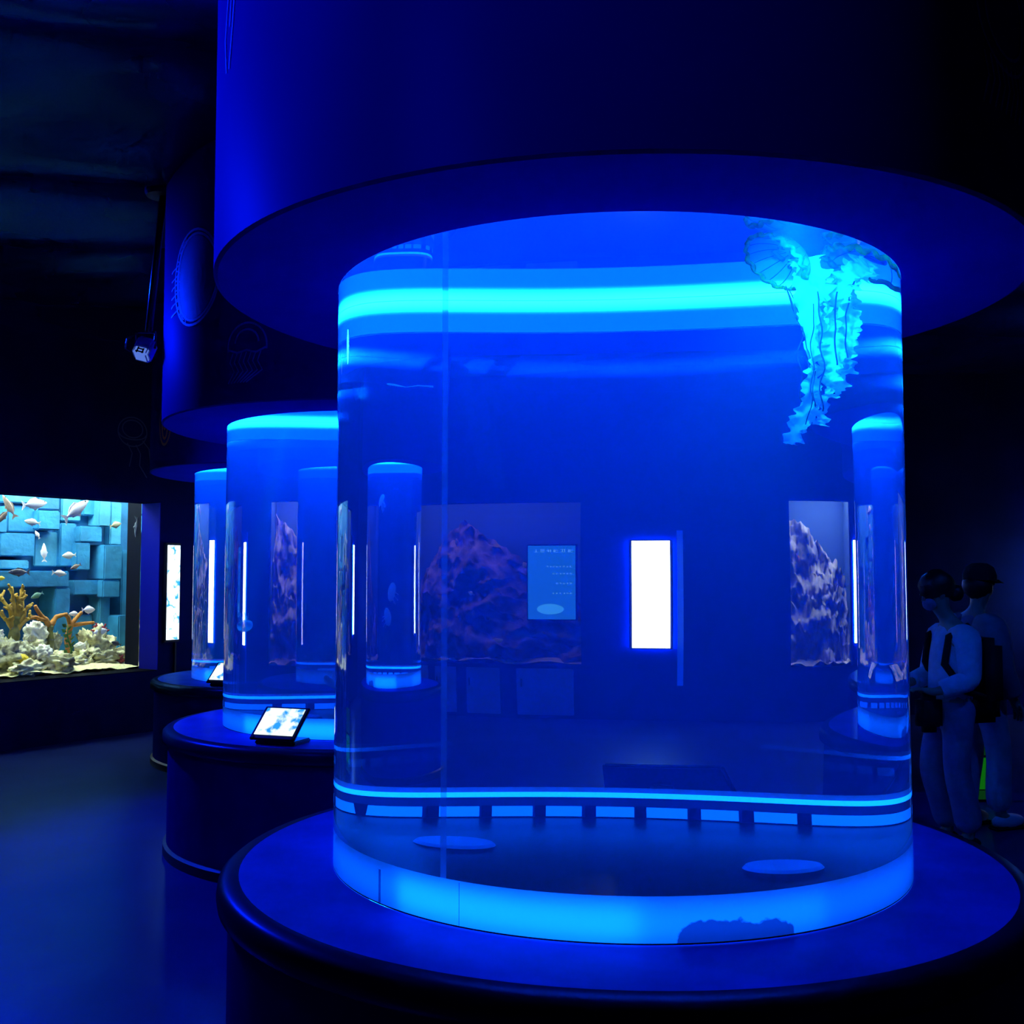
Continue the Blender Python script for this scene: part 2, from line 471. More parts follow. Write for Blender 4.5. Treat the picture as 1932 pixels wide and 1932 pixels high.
def make_tank(c, water, joint=False):
    root = empty('cylindrical_tank', (c[0], c[1], 0))
    root.location.z = 0
    zb = Z_PLAT + 0.002
    SEG = 256
    mb = MB().lathe([(RT, zb), (RT, Z_WATER)], SEG)
    mb.disc(RT, zb, SEG, up=False); mb.disc(RT, Z_WATER, SEG)
    o = mb.build('acrylic_cylinder', water, root, smooth=True, angle=40)
    o['label'] = 'clear acrylic cylinder filled with blue-lit water'
    # sheet ring around the foot, seen through the acrylic
    MB().lathe([(RT - 0.004, zb + 0.003), (RT - 0.004, Z_RING)], 160).build('foot_ring', 'ring_film', root, smooth=True)
    MB().disc(RT - 0.044, zb + 0.012, 96).build('floor_plate', 'plate_dark', root)
    for (px, py) in ((-0.35, 0.30), (0.385, -0.04)):
        m = MB().lathe([(0.0, zb + 0.022), (0.086, zb + 0.022), (0.093, zb + 0.013)], 40, M=Matrix.Translation((px, py, 0)))
        m.build('drain_cover', 'port_white', root)
    # light windows round the far half of the foot, dark spacers between
    n = 44
    for i in range(n):
        a = 2 * pi * (i + 0.35) / n
        if sin(a) < -0.30: continue
        da = 0.056 - 0.003 * ((i * 7) % 3)
        MB().lathe([(RT - 0.040, zb + 0.016), (RT - 0.040, zb + 0.052)][::-1], 4, a - da, a + da).build('light_window', 'led_base', root)
        MB().lathe([(RT - 0.043, zb + 0.014), (RT - 0.043, zb + 0.055)][::-1], 2, a + da + 0.001, a + da + 0.030).build('spacer', 'spacer_dark', root)
    MB().lathe([(RT - 0.040, Z_RING - 0.03), (RT - 0.040, Z_RING - 0.012)][::-1], 72, -0.3, pi + 0.3).build('light_line', 'led_line', root)
    # unseen emitters added behind the foot ring to brighten it, strongest left of centre
    for (a0, a1, mt) in ((-0.25, pi + 0.25, 'ring_fill_mid'), (pi + 0.25, radians(225), 'ring_fill_dim'), (radians(225), radians(268), 'ring_fill_bright'),
                         (radians(268), radians(300), 'ring_fill_mid'), (radians(300), 2 * pi - 0.25, 'ring_fill_dim')):
        MB().lathe([(RT - 0.036, zb + 0.010), (RT - 0.036, zb + 0.09)], 60, a0, a1).build('ring_fill', mt, root, smooth=True)
    # collar emitting in place of lamp light, inside canopy up to the water line
    MB().lathe([(RT - 0.004, Z_CAN + 0.004), (RT - 0.004, Z_WATER - 0.001)][::-1], 96).build('glow_collar', 'collar_glow', root, smooth=True)
    if joint:
        # acrylic joint: a narrow vertical seam; a dark tape tick and a hairline on the foot ring
        a = radians(-124.7)
        MB().lathe([(RT - 0.006, Z_RING), (RT - 0.006, Z_CAN)], 2, a - 0.011, a + 0.011).build('seam', 'seam_film', root)
        a = radians(-140.3)
        MB().lathe([(RT - 0.002, zb + 0.004), (RT - 0.002, Z_RING - 0.022)], 2, a - 0.006, a + 0.006).build('tape_tick', 'tick_blue', root)
        a = radians(-121.4)
        MB().lathe([(RT - 0.002, zb + 0.004), (RT - 0.002, Z_RING - 0.004)], 2, a - 0.001, a + 0.001).build('hairline', 'tick_blue', root)
    return root


def make_canopy(c):
    root = empty('round_canopy', (c[0], c[1], Z_CAN))
    h = Z_CEIL + 0.12 - Z_CAN
    MB().lathe([(RC - 0.012, 0.0), (RC, 0.006), (RC, h)], 160).build('drum', 'canopy_paint', root, smooth=True, angle=60)
    MB().lathe([(RT + 0.001, 0.0), (RC - 0.012, 0.0)], 160).build('soffit', 'soffit_paint', root)
    MB().lathe([(RT + 0.001, 0.0), (RT + 0.001, 0.3)][::-1], 128).build('inner_wall', 'collar_white', root, smooth=True)
    MB().disc(RT + 0.001, 0.3, 96, up=False).build('hood_panel', 'collar_white', root)
    return root


where = ['nearest the viewer, nettle jellyfish inside', 'second from the viewer, half hidden by the nearest',
         'farthest in the row, beside the lightbox', 'at the back right, seen through the nearest']
for k, c in enumerate(TANKS):
    p = make_pedestal(c)
    tag(p, ['wide round dark pedestal carrying the nearest cylindrical tank',
            'round dark pedestal under the second cylindrical tank, lit blue on its left side',
            'small looking round pedestal under the farthest tank of the row',
            'round pedestal under the tank seen through the nearest tank'][k], 'pedestal', 'pedestals under the cylinder tanks')
    t_ = make_tank(c, 'water_hazy' if k in (1, 2) else 'water_big', joint=(k == 0))
    tag(t_, 'blue lit acrylic cylinder tank ' + where[k], 'tank', 'cylinder jellyfish tanks')
    q = make_canopy(c); CANOPIES.append(q)
    tag(q, ['huge blue drum canopy above the nearest tank', 'blue drum canopy with jellyfish decals above the second tank',
            'dark drum canopy with a reddish decal above the farthest tank of the row',
            'dark drum canopy above the back right tank'][k], 'canopy', 'drum canopies above the tanks')
    if k == 3:
        for r_ in (p, t_, q): r_.scale = (0.667, 0.667, 1)

# ---------------------------------------------------------------- the big aquarium in the left wall
pmat('block_paint', (0.025, 0.25, 0.46), rough=0.7, var=0.18, vscale=5, bump=0.4, bscale=14)
pmat('block_pale', (0.06, 0.34, 0.50), rough=0.7, var=0.18, vscale=5, bump=0.4, bscale=14)
pmat('block_deep', (0.02, 0.16, 0.34), rough=0.7, var=0.18, vscale=5, bump=0.4, bscale=14)
pmat('frame_black', (0.004, 0.005, 0.010), rough=0.7, spec=0.08)
pmat('jamb_paint', (0.001, 0.006, 0.42), rough=0.6, spec=0.08)
glass_mat('pane_glass', 1.2, (0.94, 0.99, 1.0))
pmat('sand', (0.80, 0.70, 0.34), rough=0.95, color2=(1.0, 0.92, 0.42), vscale=30, bump=0.8, bscale=60)
pmat('rock_cream', (0.48, 0.42, 0.22), rough=0.95, color2=(0.98, 0.93, 0.50), vscale=14, bump=1.0, bscale=26)
pmat('rock_white', (0.70, 0.65, 0.46), rough=0.9, color2=(0.97, 0.94, 0.74), vscale=12, bump=0.8, bscale=26)
pmat('rock_olive', (0.26, 0.25, 0.12), rough=0.95, color2=(0.62, 0.58, 0.34), vscale=12, bump=1.0, bscale=24)
pmat('sponge_yellow', (0.75, 0.52, 0.02), rough=0.8, var=0.2, vscale=30)
pmat('coral_orange', (0.50, 0.20, 0.03), rough=0.85, var=0.25, vscale=25)
pmat('coral_gold', (0.55, 0.33, 0.04), rough=0.85, var=0.3, vscale=20)
pmat('coral_stem', (0.16, 0.15, 0.03), rough=0.85, var=0.3, vscale=20)
pmat('coral_red', (0.22, 0.02, 0.03), rough=0.85, var=0.3, vscale=20)
pmat('weed_green', (0.07, 0.20, 0.03), rough=0.7, var=0.4, vscale=14)
pmat('fish_white', (0.82, 0.80, 0.78), rough=0.4, var=0.08, vscale=18)
pmat('fish_pale', (0.72, 0.66, 0.48), rough=0.4, color2=(0.85, 0.82, 0.72), vscale=14)
pmat('fish_tan', (0.22, 0.15, 0.10), rough=0.4, color2=(0.42, 0.32, 0.22), vscale=14)
pmat('fish_black', (0.03, 0.03, 0.04), rough=0.4, color2=(0.18, 0.18, 0.19), vscale=10)
pmat('fish_gold', (0.42, 0.35, 0.16), rough=0.4, color2=(0.62, 0.58, 0.36), vscale=16)
pmat('fish_grey', (0.40, 0.42, 0.40), rough=0.4, var=0.2, vscale=18)
pmat('fish_green', (0.16, 0.34, 0.22), rough=0.4, var=0.3, vscale=18)
pmat('fish_yellow', (0.80, 0.58, 0.04), rough=0.4, var=0.1, vscale=18)
pmat('fish_red', (0.75, 0.10, 0.03), rough=0.4, color2=(0.85, 0.75, 0.7), vscale=10)
pmat('eye_black', (0.005, 0.005, 0.006), rough=0.15)

aq = empty('block_aquarium', M=ML)
tag(aq, 'long wall aquarium at the left with blue interlocking block backdrop and coral reef', 'aquarium')
TB = 1.32
MB().box((1.2, TB + 0.05, 1.6), (5.2, 0.1, 2.6)).build('back_wall', 'block_deep', aq)
MB().box((1.2, (RECESS + TB) / 2, 0.28), (5.2, TB - RECESS + 0.1, 0.56)).build('tank_base', 'frame_black', aq)
MB().box((-0.02, RECESS + 0.14, 1.55), (0.03, 0.26, 1.95)).build('side_panel', 'frame_black', aq)
MB().box((WIN_L + 0.05, (RECESS + TB) / 2, 1.55), (0.06, TB - RECESS, 2.0)).build('end_panel', 'block_deep', aq)
MB().box((-1.1, (RECESS + TB) / 2, 1.55), (0.06, TB - RECESS, 2.0)).build('end_panel', 'block_deep', aq)
MB().box((1.0, 0.85, 2.86), (4.4, 1.2, 0.06)).build('hood', 'frame_black', aq)
MB().box((1.51, RECESS + 0.012, 1.495), (WIN_L + 0.02, 0.02, 1.77)).build('glass_pane', 'pane_glass', aq)
# blue painted jamb of the recess facing the hall
MB().box((0.004, 0.155, 1.495), (0.008, 0.31, 1.75)).build('jamb', 'jamb_paint', aq)
MB().box((1.5, 0.155, WIN_Z0 + 0.004), (WIN_L, 0.31, 0.008)).build('window_ledge', 'frame_black', aq)
BLK = [
    (0.74, 1.13, 1.80, 2.05, 2.0, 0), (0.46, 0.72, 2.09, 2.30, 2.0, 0), (0.20, 0.40, 1.70, 2.18, 1.0, 0),
    (-0.05, 0.23, 1.97, 2.15, 2.0, 0), (0.09, 0.26, 1.66, 1.97, 2.0, 0), (-0.15, 0.00, 2.15, 2.60, 2.0, 1),
    (-0.24, -0.01, 1.56, 1.95, 3.0, 0), (-0.22, 0.00, 1.36, 1.56, 3.0, 0), (-0.05, 0.29, 1.39, 1.56, 2.0, 0),
    (0.80, 1.12, 1.67, 1.77, 2.0, 1), (0.40, 1.52, 1.48, 1.66, 3.0, 0), (0.38, 0.56, 0.75, 1.48, 3.0, 0),
    (-0.17, -0.03, 0.70, 1.38, 2.0, 1), (-0.27, -0.14, 0.60, 1.17, 4.0, 0), (0.65, 1.00, 2.06, 2.35, 1.0, 0),
    (-0.06, 0.13, 2.27, 2.47, 1.0, 0), (-0.36, -0.21, 1.95, 2.44, 1.0, 1), (-0.02, 0.24, 0.86, 1.18, 1.0, 1),
    (1.05, 1.49, 2.04, 2.32, 2.0, 0), (0.41, 0.67, 2.31, 2.54, 1.0, 2), (0.12, 0.36, 2.20, 2.56, 0.5, 1),
    (0.38, 0.66, 1.70, 2.08, 0.4, 1), (1.15, 1.60, 1.68, 2.02, 1.0, 0), (0.70, 1.05, 2.36, 2.60, 1.5, 1),
    (1.62, 2.1, 1.5, 2.1, 2.0, 0), (2.15, 2.7, 1.7, 2.4, 1.0, 0), (1.6, 2.3, 0.7, 1.45, 2.6, 0), (-0.5, -0.3, 0.6, 1.9, 2.0, 0)]
for (s0, s1, z0, z1, k, c) in BLK:
    th = 0.1 * k + 0.02
    MB().bbox(((s0 + s1) / 2, TB - th / 2, (z0 + z1) / 2), (s1 - s0 - 0.006, th, z1 - z0 - 0.006), 0.012).build(
        'block', ('block_paint', 'block_pale', 'block_deep')[c], aq)
la = lamp('aquarium_lamp', 'AREA', ML @ Vector((0.9, 0.80, 2.80)), 125, color=(0.86, 1.0, 0.98), size=1.0, target=ML @ Vector((0.9, 0.82, 0.5)))
la.data.shape = 'RECTANGLE'; la.data.size = 0.75; la.data.size_y = 3.4
la.rotation_euler = (0, 0, math.atan2(WL_U.y, WL_U.x) + pi / 2)

# sand bed
mb = MB(); vs = []; fs = []; nx, ny = 90, 26
for j in range(ny + 1):
    for i in range(nx + 1):
        s = -1.0 + 4.0 * i / nx; t = RECESS + 0.03 + (TB - RECESS - 0.03) * j / ny
        z = 0.645 + 0.10 * (t - RECESS) + 0.05 * noise.noise(Vector((s * 3, t * 3, 1))) + 0.015 * noise.noise(Vector((s * 14, t * 14, 2)))
        vs.append((s, t, z))
for j in range(ny):
    for i in range(nx):
        a = j * (nx + 1) + i; fs.append((a, a + nx + 1, a + nx + 2, a + 1))
mb.add(vs, fs, ML)
o = mb.build('sand_bed', 'sand', smooth=True)
tag(o, 'pale yellow sand covering the bottom of the left aquarium', 'sand', kind='stuff')


def rock(s, t, z, r, mat, label, seed, disp=0.7, name='reef_rock', cat='rock'):
    o = MB().ball((0, 0, 0), r, 40, 28, disp=disp, dscale=2.6, seed=seed, rough=0.35 * disp).build(name, mat, smooth=True)
    o.matrix_world = ML @ Matrix.Translation((s, t, z)) @ Matrix.Rotation(seed * 1.3, 4, 'Z')
    return tag(o, label, cat, 'rocks of the left aquarium' if cat == 'rock' else None)


rock(1.25, 0.72, 0.80, (0.20, 0.17, 0.17), 'rock_olive', 'mossy olive reef rock at the left picture edge of the aquarium', 1.0)
rock(1.06, 0.66, 0.78, (0.13, 0.12, 0.13), 'rock_olive', 'olive rock between the left reef rock and the yellow sponge', 2.0)
rock(0.86, 0.86, 1.00, (0.11, 0.10, 0.12), 'rock_white', 'rounded cream boulder on top of the middle pile under the antler coral', 3.0, 0.5)
rock(0.90, 0.82, 0.86, (0.15, 0.12, 0.10), 'rock_cream', 'cream rock carrying the rounded boulder', 4.0)
rock(1.30, 0.85, 1.00, (0.08, 0.08, 0.07), 'rock_white', 'small white stone behind the golden bushy coral', 5.0)
rock(0.95, 0.55, 0.83, (0.085, 0.08, 0.075), 'rock_white', 'white stone right of the yellow sponge', 6.0, 0.5)
rock(1.17, 0.46, 0.69, (0.20, 0.10, 0.08), 'rock_cream', 'low cream mound under the yellow sponge', 7.0, 0.5)
rock(0.84, 0.50, 0.73, (0.17, 0.10, 0.09), 'rock_cream', 'flat cream rock at the front of the sand between both piles', 8.0, 0.6)
rock(0.20, 0.84, 0.83, (0.18, 0.15, 0.19), 'rock_cream', 'large pitted cream boulder of the right reef under the red coral', 9.0, 0.9)
rock(0.08, 0.78, 0.76, (0.15, 0.12, 0.13), 'rock_cream', 'pitted boulder at the right foot of the right reef', 10.0, 0.9)
rock(0.33, 0.76, 0.74, (0.13, 0.11, 0.11), 'rock_cream', 'lumpy boulder at the left foot of the right reef', 11.0, 0.9)
rock(0.20, 0.66, 0.71, (0.16, 0.10, 0.09), 'rock_olive', 'low rubble rock in front of the right reef', 12.0, 0.9)
rock(0.42, 0.75, 0.86, (0.055, 0.05, 0.045), 'rock_white', 'small pale stone leaning on the right reef', 13.0, 0.4)
rock(0.63, 0.86, 0.92, (0.055, 0.05, 0.08), 'rock_olive', 'tan knobby rock between the green weed and the antler coral', 14.0, 0.8)
rock(0.60, 0.60, 0.70, (0.13, 0.09, 0.06), 'rock_cream', 'flat pebble rock at the root of the green weed', 15.0, 0.6)
rock(1.60, 0.7, 0.85, (0.2, 0.17, 0.2), 'rock_cream', 'cream rock just beyond the left picture edge in the aquarium', 16.0, 0.7)
rock(1.21, 0.48, 0.79, (0.058, 0.055, 0.05), 'sponge_yellow', 'round bright yellow sponge on the low cream mound', 17.0, 0.15, 'yellow_sponge', 'sponge')


def coral(name, paths, mat, label, stem=None, r0=0.03, knob=0.0, cat='coral', flat=1.0):
    root = empty(name, M=ML)
    tag(root, label, cat)
    for k, (pts, ra, rb) in enumerate(paths):
        n = 10; P = [Vector(p) for p in pts]; out_ = []; rr = []
        for i in range(n + 1):
            u = i / n * (len(P) - 1); a = min(int(u), len(P) - 2); q = P[a].lerp(P[a + 1], u - a)
            q = q + Vector((noise.noise(q * 9), noise.noise(q * 9 + Vector((5, 0, 0))), noise.noise(q * 9 + Vector((0, 5, 0))))) * 0.015
            out_.append(q); f_ = i / n
            rr.append((ra + (rb - ra) * f_) * (1 + knob * noise.noise(q * 60 + Vector((k, 0, 0)))))
        MB().tube(out_, rr, 8, flat=flat).build('stem' if (stem and k == 0) else 'branch', stem if (stem and k == 0) else mat, root, smooth=True)
    return root


coral('antler_coral', [([(0.73, 0.80, 0.78), (0.74, 0.80, 1.02), (0.72, 0.80, 1.10)], 0.045, 0.035),
                       ([(0.73, 0.80, 1.09), (0.82, 0.79, 1.18), (0.92, 0.78, 1.30)], 0.032, 0.018),
                       ([(0.72, 0.80, 1.09), (0.66, 0.80, 1.18), (0.54, 0.81, 1.20)], 0.030, 0.018),
                       ([(0.80, 0.79, 1.15), (0.92, 0.77, 1.19), (1.0, 0.76, 1.17)], 0.024, 0.014)],
      'coral_orange', 'orange antler shaped coral on a brown trunk in the middle of the aquarium', 'coral_stem', knob=0.25)
coral('antler_coral', [([(0.47, 0.88, 0.80), (0.48, 0.87, 1.02), (0.47, 0.86, 1.09)], 0.035, 0.03),
                       ([(0.46, 0.86, 1.07), (0.50, 0.85, 1.16), (0.56, 0.84, 1.20)], 0.028, 0.016),
                       ([(0.46, 0.86, 1.08), (0.41, 0.85, 1.14), (0.35, 0.85, 1.22)], 0.026, 0.016),
                       ([(0.45, 0.86, 1.09), (0.32, 0.85, 1.09), (0.19, 0.85, 1.10)], 0.026, 0.014)],
      'coral_orange', 'orange antler shaped coral reaching right towards the red coral', knob=0.25)
rg = random.Random(3)
pth = [([(1.13, 0.76, 0.80), (1.14, 0.76, 1.05), (1.12, 0.76, 1.20)], 0.06, 0.04)]
for (a, zt_) in ((1.08, 1.50), (1.17, 1.50), (1.02, 1.44), (1.27, 1.42), (0.95, 1.20), (1.30, 1.22), (1.0, 1.30), (1.22, 1.32), (1.12, 1.40)):
    b = (a + rg.uniform(-.02, .02), 0.74 + rg.uniform(-.08, .08), zt_)
    m_ = ((1.13 + a) / 2, 0.75, 1.12 + (zt_ - 1.12) * 0.45)
    pth.append(([(1.13, 0.76, 1.05), m_, b], 0.026, 0.012))
    for q in range(5):
        f_ = 0.45 + 0.11 * q
        c_ = Vector(m_).lerp(Vector(b), (f_ - 0.4) / 0.6 if f_ > .4 else 0)
        pth.append(([c_, c_ + Vector((rg.uniform(-.06, .06), rg.uniform(-.04, .04), rg.uniform(0.01, .07)))], 0.016, 0.011))
coral('bushy_coral', pth, 'coral_gold', 'golden bushy coral with an olive stem at the left of the aquarium', 'coral_stem', knob=0.5)


def tuft(name, c, n, L, mat, label, seed):
    rg = random.Random(seed); ps = []
    for i in range(n):
        a = rg.uniform(0, 2 * pi); e = rg.uniform(0.15, 1.3)
        d_ = Vector((cos(a) * cos(e), sin(a) * cos(e) * 0.7, sin(e)))
        l_ = L * rg.uniform(0.7, 1.1)
        ps.append(([c, Vector(c) + d_ * l_ * 0.5, Vector(c) + d_ * l_], 0.014, 0.009))
    return coral(name, ps, mat, label, knob=0.6)


tuft('red_coral', (0.16, 0.80, 0.99), 22, 0.12, 'coral_red', 'dark red tufted coral on top of the right reef', 4)
tuft('red_coral', (0.03, 0.62, 0.69), 14, 0.08, 'coral_red', 'small red tuft on the sand in the right corner of the aquarium', 5)
# green weed: zig-zag fronds
root = empty('green_seaweed', M=ML); tag(root, 'green leafy seaweed standing on the sand left of the right reef', 'seaweed')
MB().tube([(0.63, 0.60, 0.70), (0.61, 0.60, 0.85), (0.66, 0.60, 0.98), (0.66, 0.60, 1.10)], [0.012, 0.01, 0.009, 0.005], 6).build('stem', 'weed_green', root, smooth=True)
for i in range(14):
    f_ = i / 13; z = 0.74 + 0.34 * f_; s = 0.63 + 0.03 * f_ + 0.015 * sin(f_ * 9); sd = 1 if i % 2 else -1
    MB().add([(s, 0.6, z), (s + sd * 0.03, 0.58, z + 0.035), (s + sd * 0.06, 0.60, z + 0.03), (s + sd * 0.035, 0.61, z - 0.005)], [(0, 1, 2, 3)]).build('leaf', 'weed_green', root)


def fish(P, L, head, mat, label, M=None, deep=0.36, yaw=0.15, group='fish of the left aquarium', fin=None, tail=1.0):
    """fish of length L at P; head: heading in the viewed plane in degrees (0 = picture right, 90 = up)"""
    fin = fin or mat
    root = empty('fish')
    h = radians(head)
    ax = Vector((-cos(h), sin(yaw), sin(h))).normalized()          # local x: along the body to the head
    side = Vector((0, 1, 0)); side = (side - ax * side.dot(ax)).normalized()
    upv = side.cross(ax)
    if upv.z < 0: upv = -upv; side = -side
    R_ = Matrix(((ax.x, side.x, upv.x, P[0]), (ax.y, side.y, upv.y, P[1]), (ax.z, side.z, upv.z, P[2]), (0, 0, 0, 1)))
    root.matrix_world = (M or ML) @ R_
    prof = [(0.5, 0.012), (0.46, 0.10), (0.38, 0.22), (0.25, 0.36), (0.08, 0.47), (-0.08, 0.46), (-0.22, 0.33), (-0.32, 0.17), (-0.38, 0.10), (-0.41, 0.09)]
    vs = []; fs = []; sg = 12
    for (x, r) in prof:
        for k in range(sg):
            a = 2 * pi * k / sg
            vs.append((x * L, cos(a) * r * L * deep * 0.48, sin(a) * r * L * deep * 1.06 + 0.02 * L * (0.5 - x) * 0))
    for i in range(len(prof) - 1):
        for k in range(sg):
            fs.append((i * sg + k, i * sg + (k + 1) % sg, (i + 1) * sg + (k + 1) % sg, (i + 1) * sg + k))
    fs.append(tuple(reversed(range(sg)))); fs.append(tuple(len(vs) - sg + k for k in range(sg)))
    MB().add(vs, fs).build('body', mat, root, smooth=True)
    w_ = 0.008 * L

    def finmesh(name, poly):
        n = len(poly); v2 = [(x * L, -w_, z * L) for x, z in poly] + [(x * L, w_, z * L) for x, z in poly]
        f2 = [tuple(range(n)), tuple(reversed(range(n, 2 * n)))] + [(i, (i + 1) % n, n + (i + 1) % n, n + i) for i in range(n)]
        return MB().add(v2, f2).build(name, fin, root)
    finmesh('tail_fin', [(-0.38, 0.025), (-0.46, 0.10 * tail), (-0.56, 0.17 * tail), (-0.50, 0.0), (-0.56, -0.17 * tail), (-0.46, -0.10 * tail), (-0.38, -0.025)])
    finmesh('dorsal_fin', [(0.18, 0.40 * deep), (0.04, 0.48 * deep + 0.07), (-0.16, 0.40 * deep + 0.06), (-0.30, 0.15 * deep + 0.04), (-0.28, 0.12 * deep), (-0.05, 0.40 * deep)])
    finmesh('belly_fin', [(0.10, -0.42 * deep), (-0.02, -0.46 * deep - 0.08), (-0.10, -0.40 * deep - 0.03), (-0.24, -0.24 * deep - 0.05), (-0.26, -0.15 * deep), (0.0, -0.38 * deep)])
    for sd in (-1, 1):
        MB().ball((0.37 * L, sd * 0.20 * L * deep * 0.46, 0.05 * L), 0.022 * L, 8, 6).build('eye', 'eye_black', root, smooth=True)
    return tag(root, label, 'fish', group)


FISH = [
    ((1.24, 0.75, 2.30), 0.25, 118, 'tan', 0.26, 'brown slender fish diving at the top left corner of the aquarium'),
    ((0.99, 0.70, 2.33), 0.29, 8, 'white', 0.34, 'large white fish near the water surface left of the biggest one'),
    ((0.59, 0.60, 2.29), 0.37, 35, 'white', 0.30, 'biggest white fish, slanting up to the right at the surface'),
    ((0.96, 0.80, 2.15), 0.157, 172, 'pale', 0.42, 'cream fish below the left large white fish'),
    ((0.84, 0.90, 2.03), 0.09, 118, 'pale', 0.42, 'tiny cream fish just under the cream fish'),
    ((0.76, 0.90, 1.85), 0.19, 88, 'white', 0.32, 'white fish pointing straight up before the blue blocks'),
    ((0.48, 0.90, 1.82), 0.145, 185, 'pale', 0.48, 'plump cream fish in mid water at the centre'),
    ((0.43, 0.85, 1.70), 0.12, 205, 'tan', 0.36, 'small tan fish under the plump cream fish'),
    ((1.09, 0.80, 1.64), 0.207, 180, 'black', 0.34, 'black and grey fish left of centre before the block bar'),
    ((0.64, 0.80, 1.63), 0.176, -5, 'pale', 0.34, 'cream fish swimming right before the horizontal block bar'),
    ((-0.01, 0.80, 2.16), 0.157, 15, 'gold', 0.42, 'golden flat fish at the upper right of the aquarium'),
    ((-0.005, 0.42, 2.12), 0.22, -88, 'grey', 0.22, 'grey slim fish hanging head down by the dark right edge'),
    ((0.77, 1.00, 1.40), 0.133, 205, 'green', 0.42, 'green fish right of the golden bushy coral'),
    ((0.23, 0.90, 1.24), 0.171, 0, 'white', 0.46, 'plump white fish above the right antler coral'),
    ((0.37, 0.95, 1.20), 0.114, 180, 'white', 0.46, 'small white fish behind the right antler coral'),
    ((0.22, 0.70, 1.01), 0.20, 8, 'white', 0.40, 'white fish resting on the right reef below the red coral'),
    ((1.24, 0.85, 1.58), 0.088, 0, 'yellow', 0.46, 'small yellow fish at the left picture edge'),
    ((1.27, 0.80, 2.19), 0.189, 235, 'tan', 0.26, 'brown fish curving down at the left edge under the diving one'),
    ((0.05, 0.66, 0.88), 0.113, 160, 'black', 0.44, 'small black and white fish at the right end of the right reef'),
]
for (P, L, hd, c, dp, lb) in FISH:
    fish(P, L, hd, 'fish_' + c, lb, deep=dp)

# ---------------------------------------------------------------- reef windows seen through the cylinder tanks
pmat('reef_brown', (0.085, 0.05, 0.045), rough=0.95, color2=(0.30, 0.19, 0.15), vscale=5, bump=1.0, bscale=12)
pmat('reef_grey', (0.10, 0.12, 0.16), rough=0.95, color2=(0.42, 0.38, 0.36), vscale=5, bump=1.0, bscale=12)
pmat('reef_back', (0.03, 0.09, 0.22), rough=0.8)
pmat('reef_sand', (0.62, 0.50, 0.36), rough=0.95, color2=(0.8, 0.7, 0.55), vscale=20, bump=0.8, bscale=30)


def reef_window(M, W, mat, label, peak, seed, power, lcol):
    """window in local frame: x along the wall, y into the wall, z up"""
    root = empty('reef_aquarium', M=M); tag(root, label, 'aquarium', 'reef windows of the hall')
    H0, H1, D = BZ0, BZ1, 1.0
    MB().box((W / 2, D + 0.03, 1.5), (W + 0.4, 0.06, 2.3)).build('back_panel', 'reef_back', root)
    MB().box((-0.05, D / 2 + 0.1, 1.5), (0.06, D, 2.3)).build('side_panel', 'reef_back', root)
    MB().box((W + 0.05, D / 2 + 0.1, 1.5), (0.06, D, 2.3)).build('side_panel', 'reef_back', root)
    MB().box((W / 2, D / 2 + 0.1, 0.5), (W, D, 0.12)).build('tank_floor', 'frame_black', root)
    MB().box((W / 2, D / 2 + 0.1, 2.75), (W, D, 0.06)).build('hood', 'frame_black', root)
    MB().box((W / 2, 0.06, (H0 + H1) / 2), (W, 0.02, H1 - H0)).build('glass_pane', 'pane_glass', root)
    MB().box((W / 2, 0.02, H0 - 0.02), (W + 0.1, 0.06, 0.04)).build('window_sill', 'frame_black', root)
    # sand
    vs = []; fs = []; nx, ny = 40, 14
    for j in range(ny + 1):
        for i in range(nx + 1):
            x = W * i / nx; y = 0.09 + 0.9 * j / ny
            vs.append((x, y, 0.62 + 0.06 * noise.noise(Vector((x * 5, y * 5, seed))) + 0.05 * y))
    for j in range(ny):
        for i in range(nx):
            a = j * (nx + 1) + i; fs.append((a, a + nx + 1, a + nx + 2, a + 1))
    o = MB().add(vs, fs).build('sand', 'reef_sand', root, smooth=True); o['kind'] = 'stuff'
    # reef formation: a steep crusty bank
    vs = []; fs = []; nx, nz = 90, 60
    for j in range(nz + 1):
        for i in range(nx + 1):
            x = W * i / nx; v = j / nz
            top = 0.62 + 1.75 * peak(i / nx)
            z = 0.55 + (top - 0.55) * v
            q = Vector((x * 3.2, z * 3.2, seed))
            y = 0.30 + 0.55 * v ** 1.5 + 0.30 * noise.noise(q) + 0.16 * noise.noise(q * 2.7) + 0.07 * noise.noise(q * 7)
            vs.append((x, max(0.1, min(0.97, y)), z + 0.08 * noise.noise(q * 4 + Vector((9, 0, 0)))))
    for j in range(nz):
        for i in range(nx):
            a = j * (nx + 1) + i; fs.append((a, a + 1, a + nx + 2, a + nx + 1))
    MB().add(vs, fs).build('reef_bank', mat, root, smooth=True)
    l_ = lamp('reef_lamp', 'AREA', M @ Vector((W / 2, 0.45, 2.68)), power, color=lcol, size=1.0)
    l_.data.shape = 'RECTANGLE'; l_.data.size = W * 0.9; l_.data.size_y = 0.6
    l_.rotation_euler = M.to_euler()
    return root


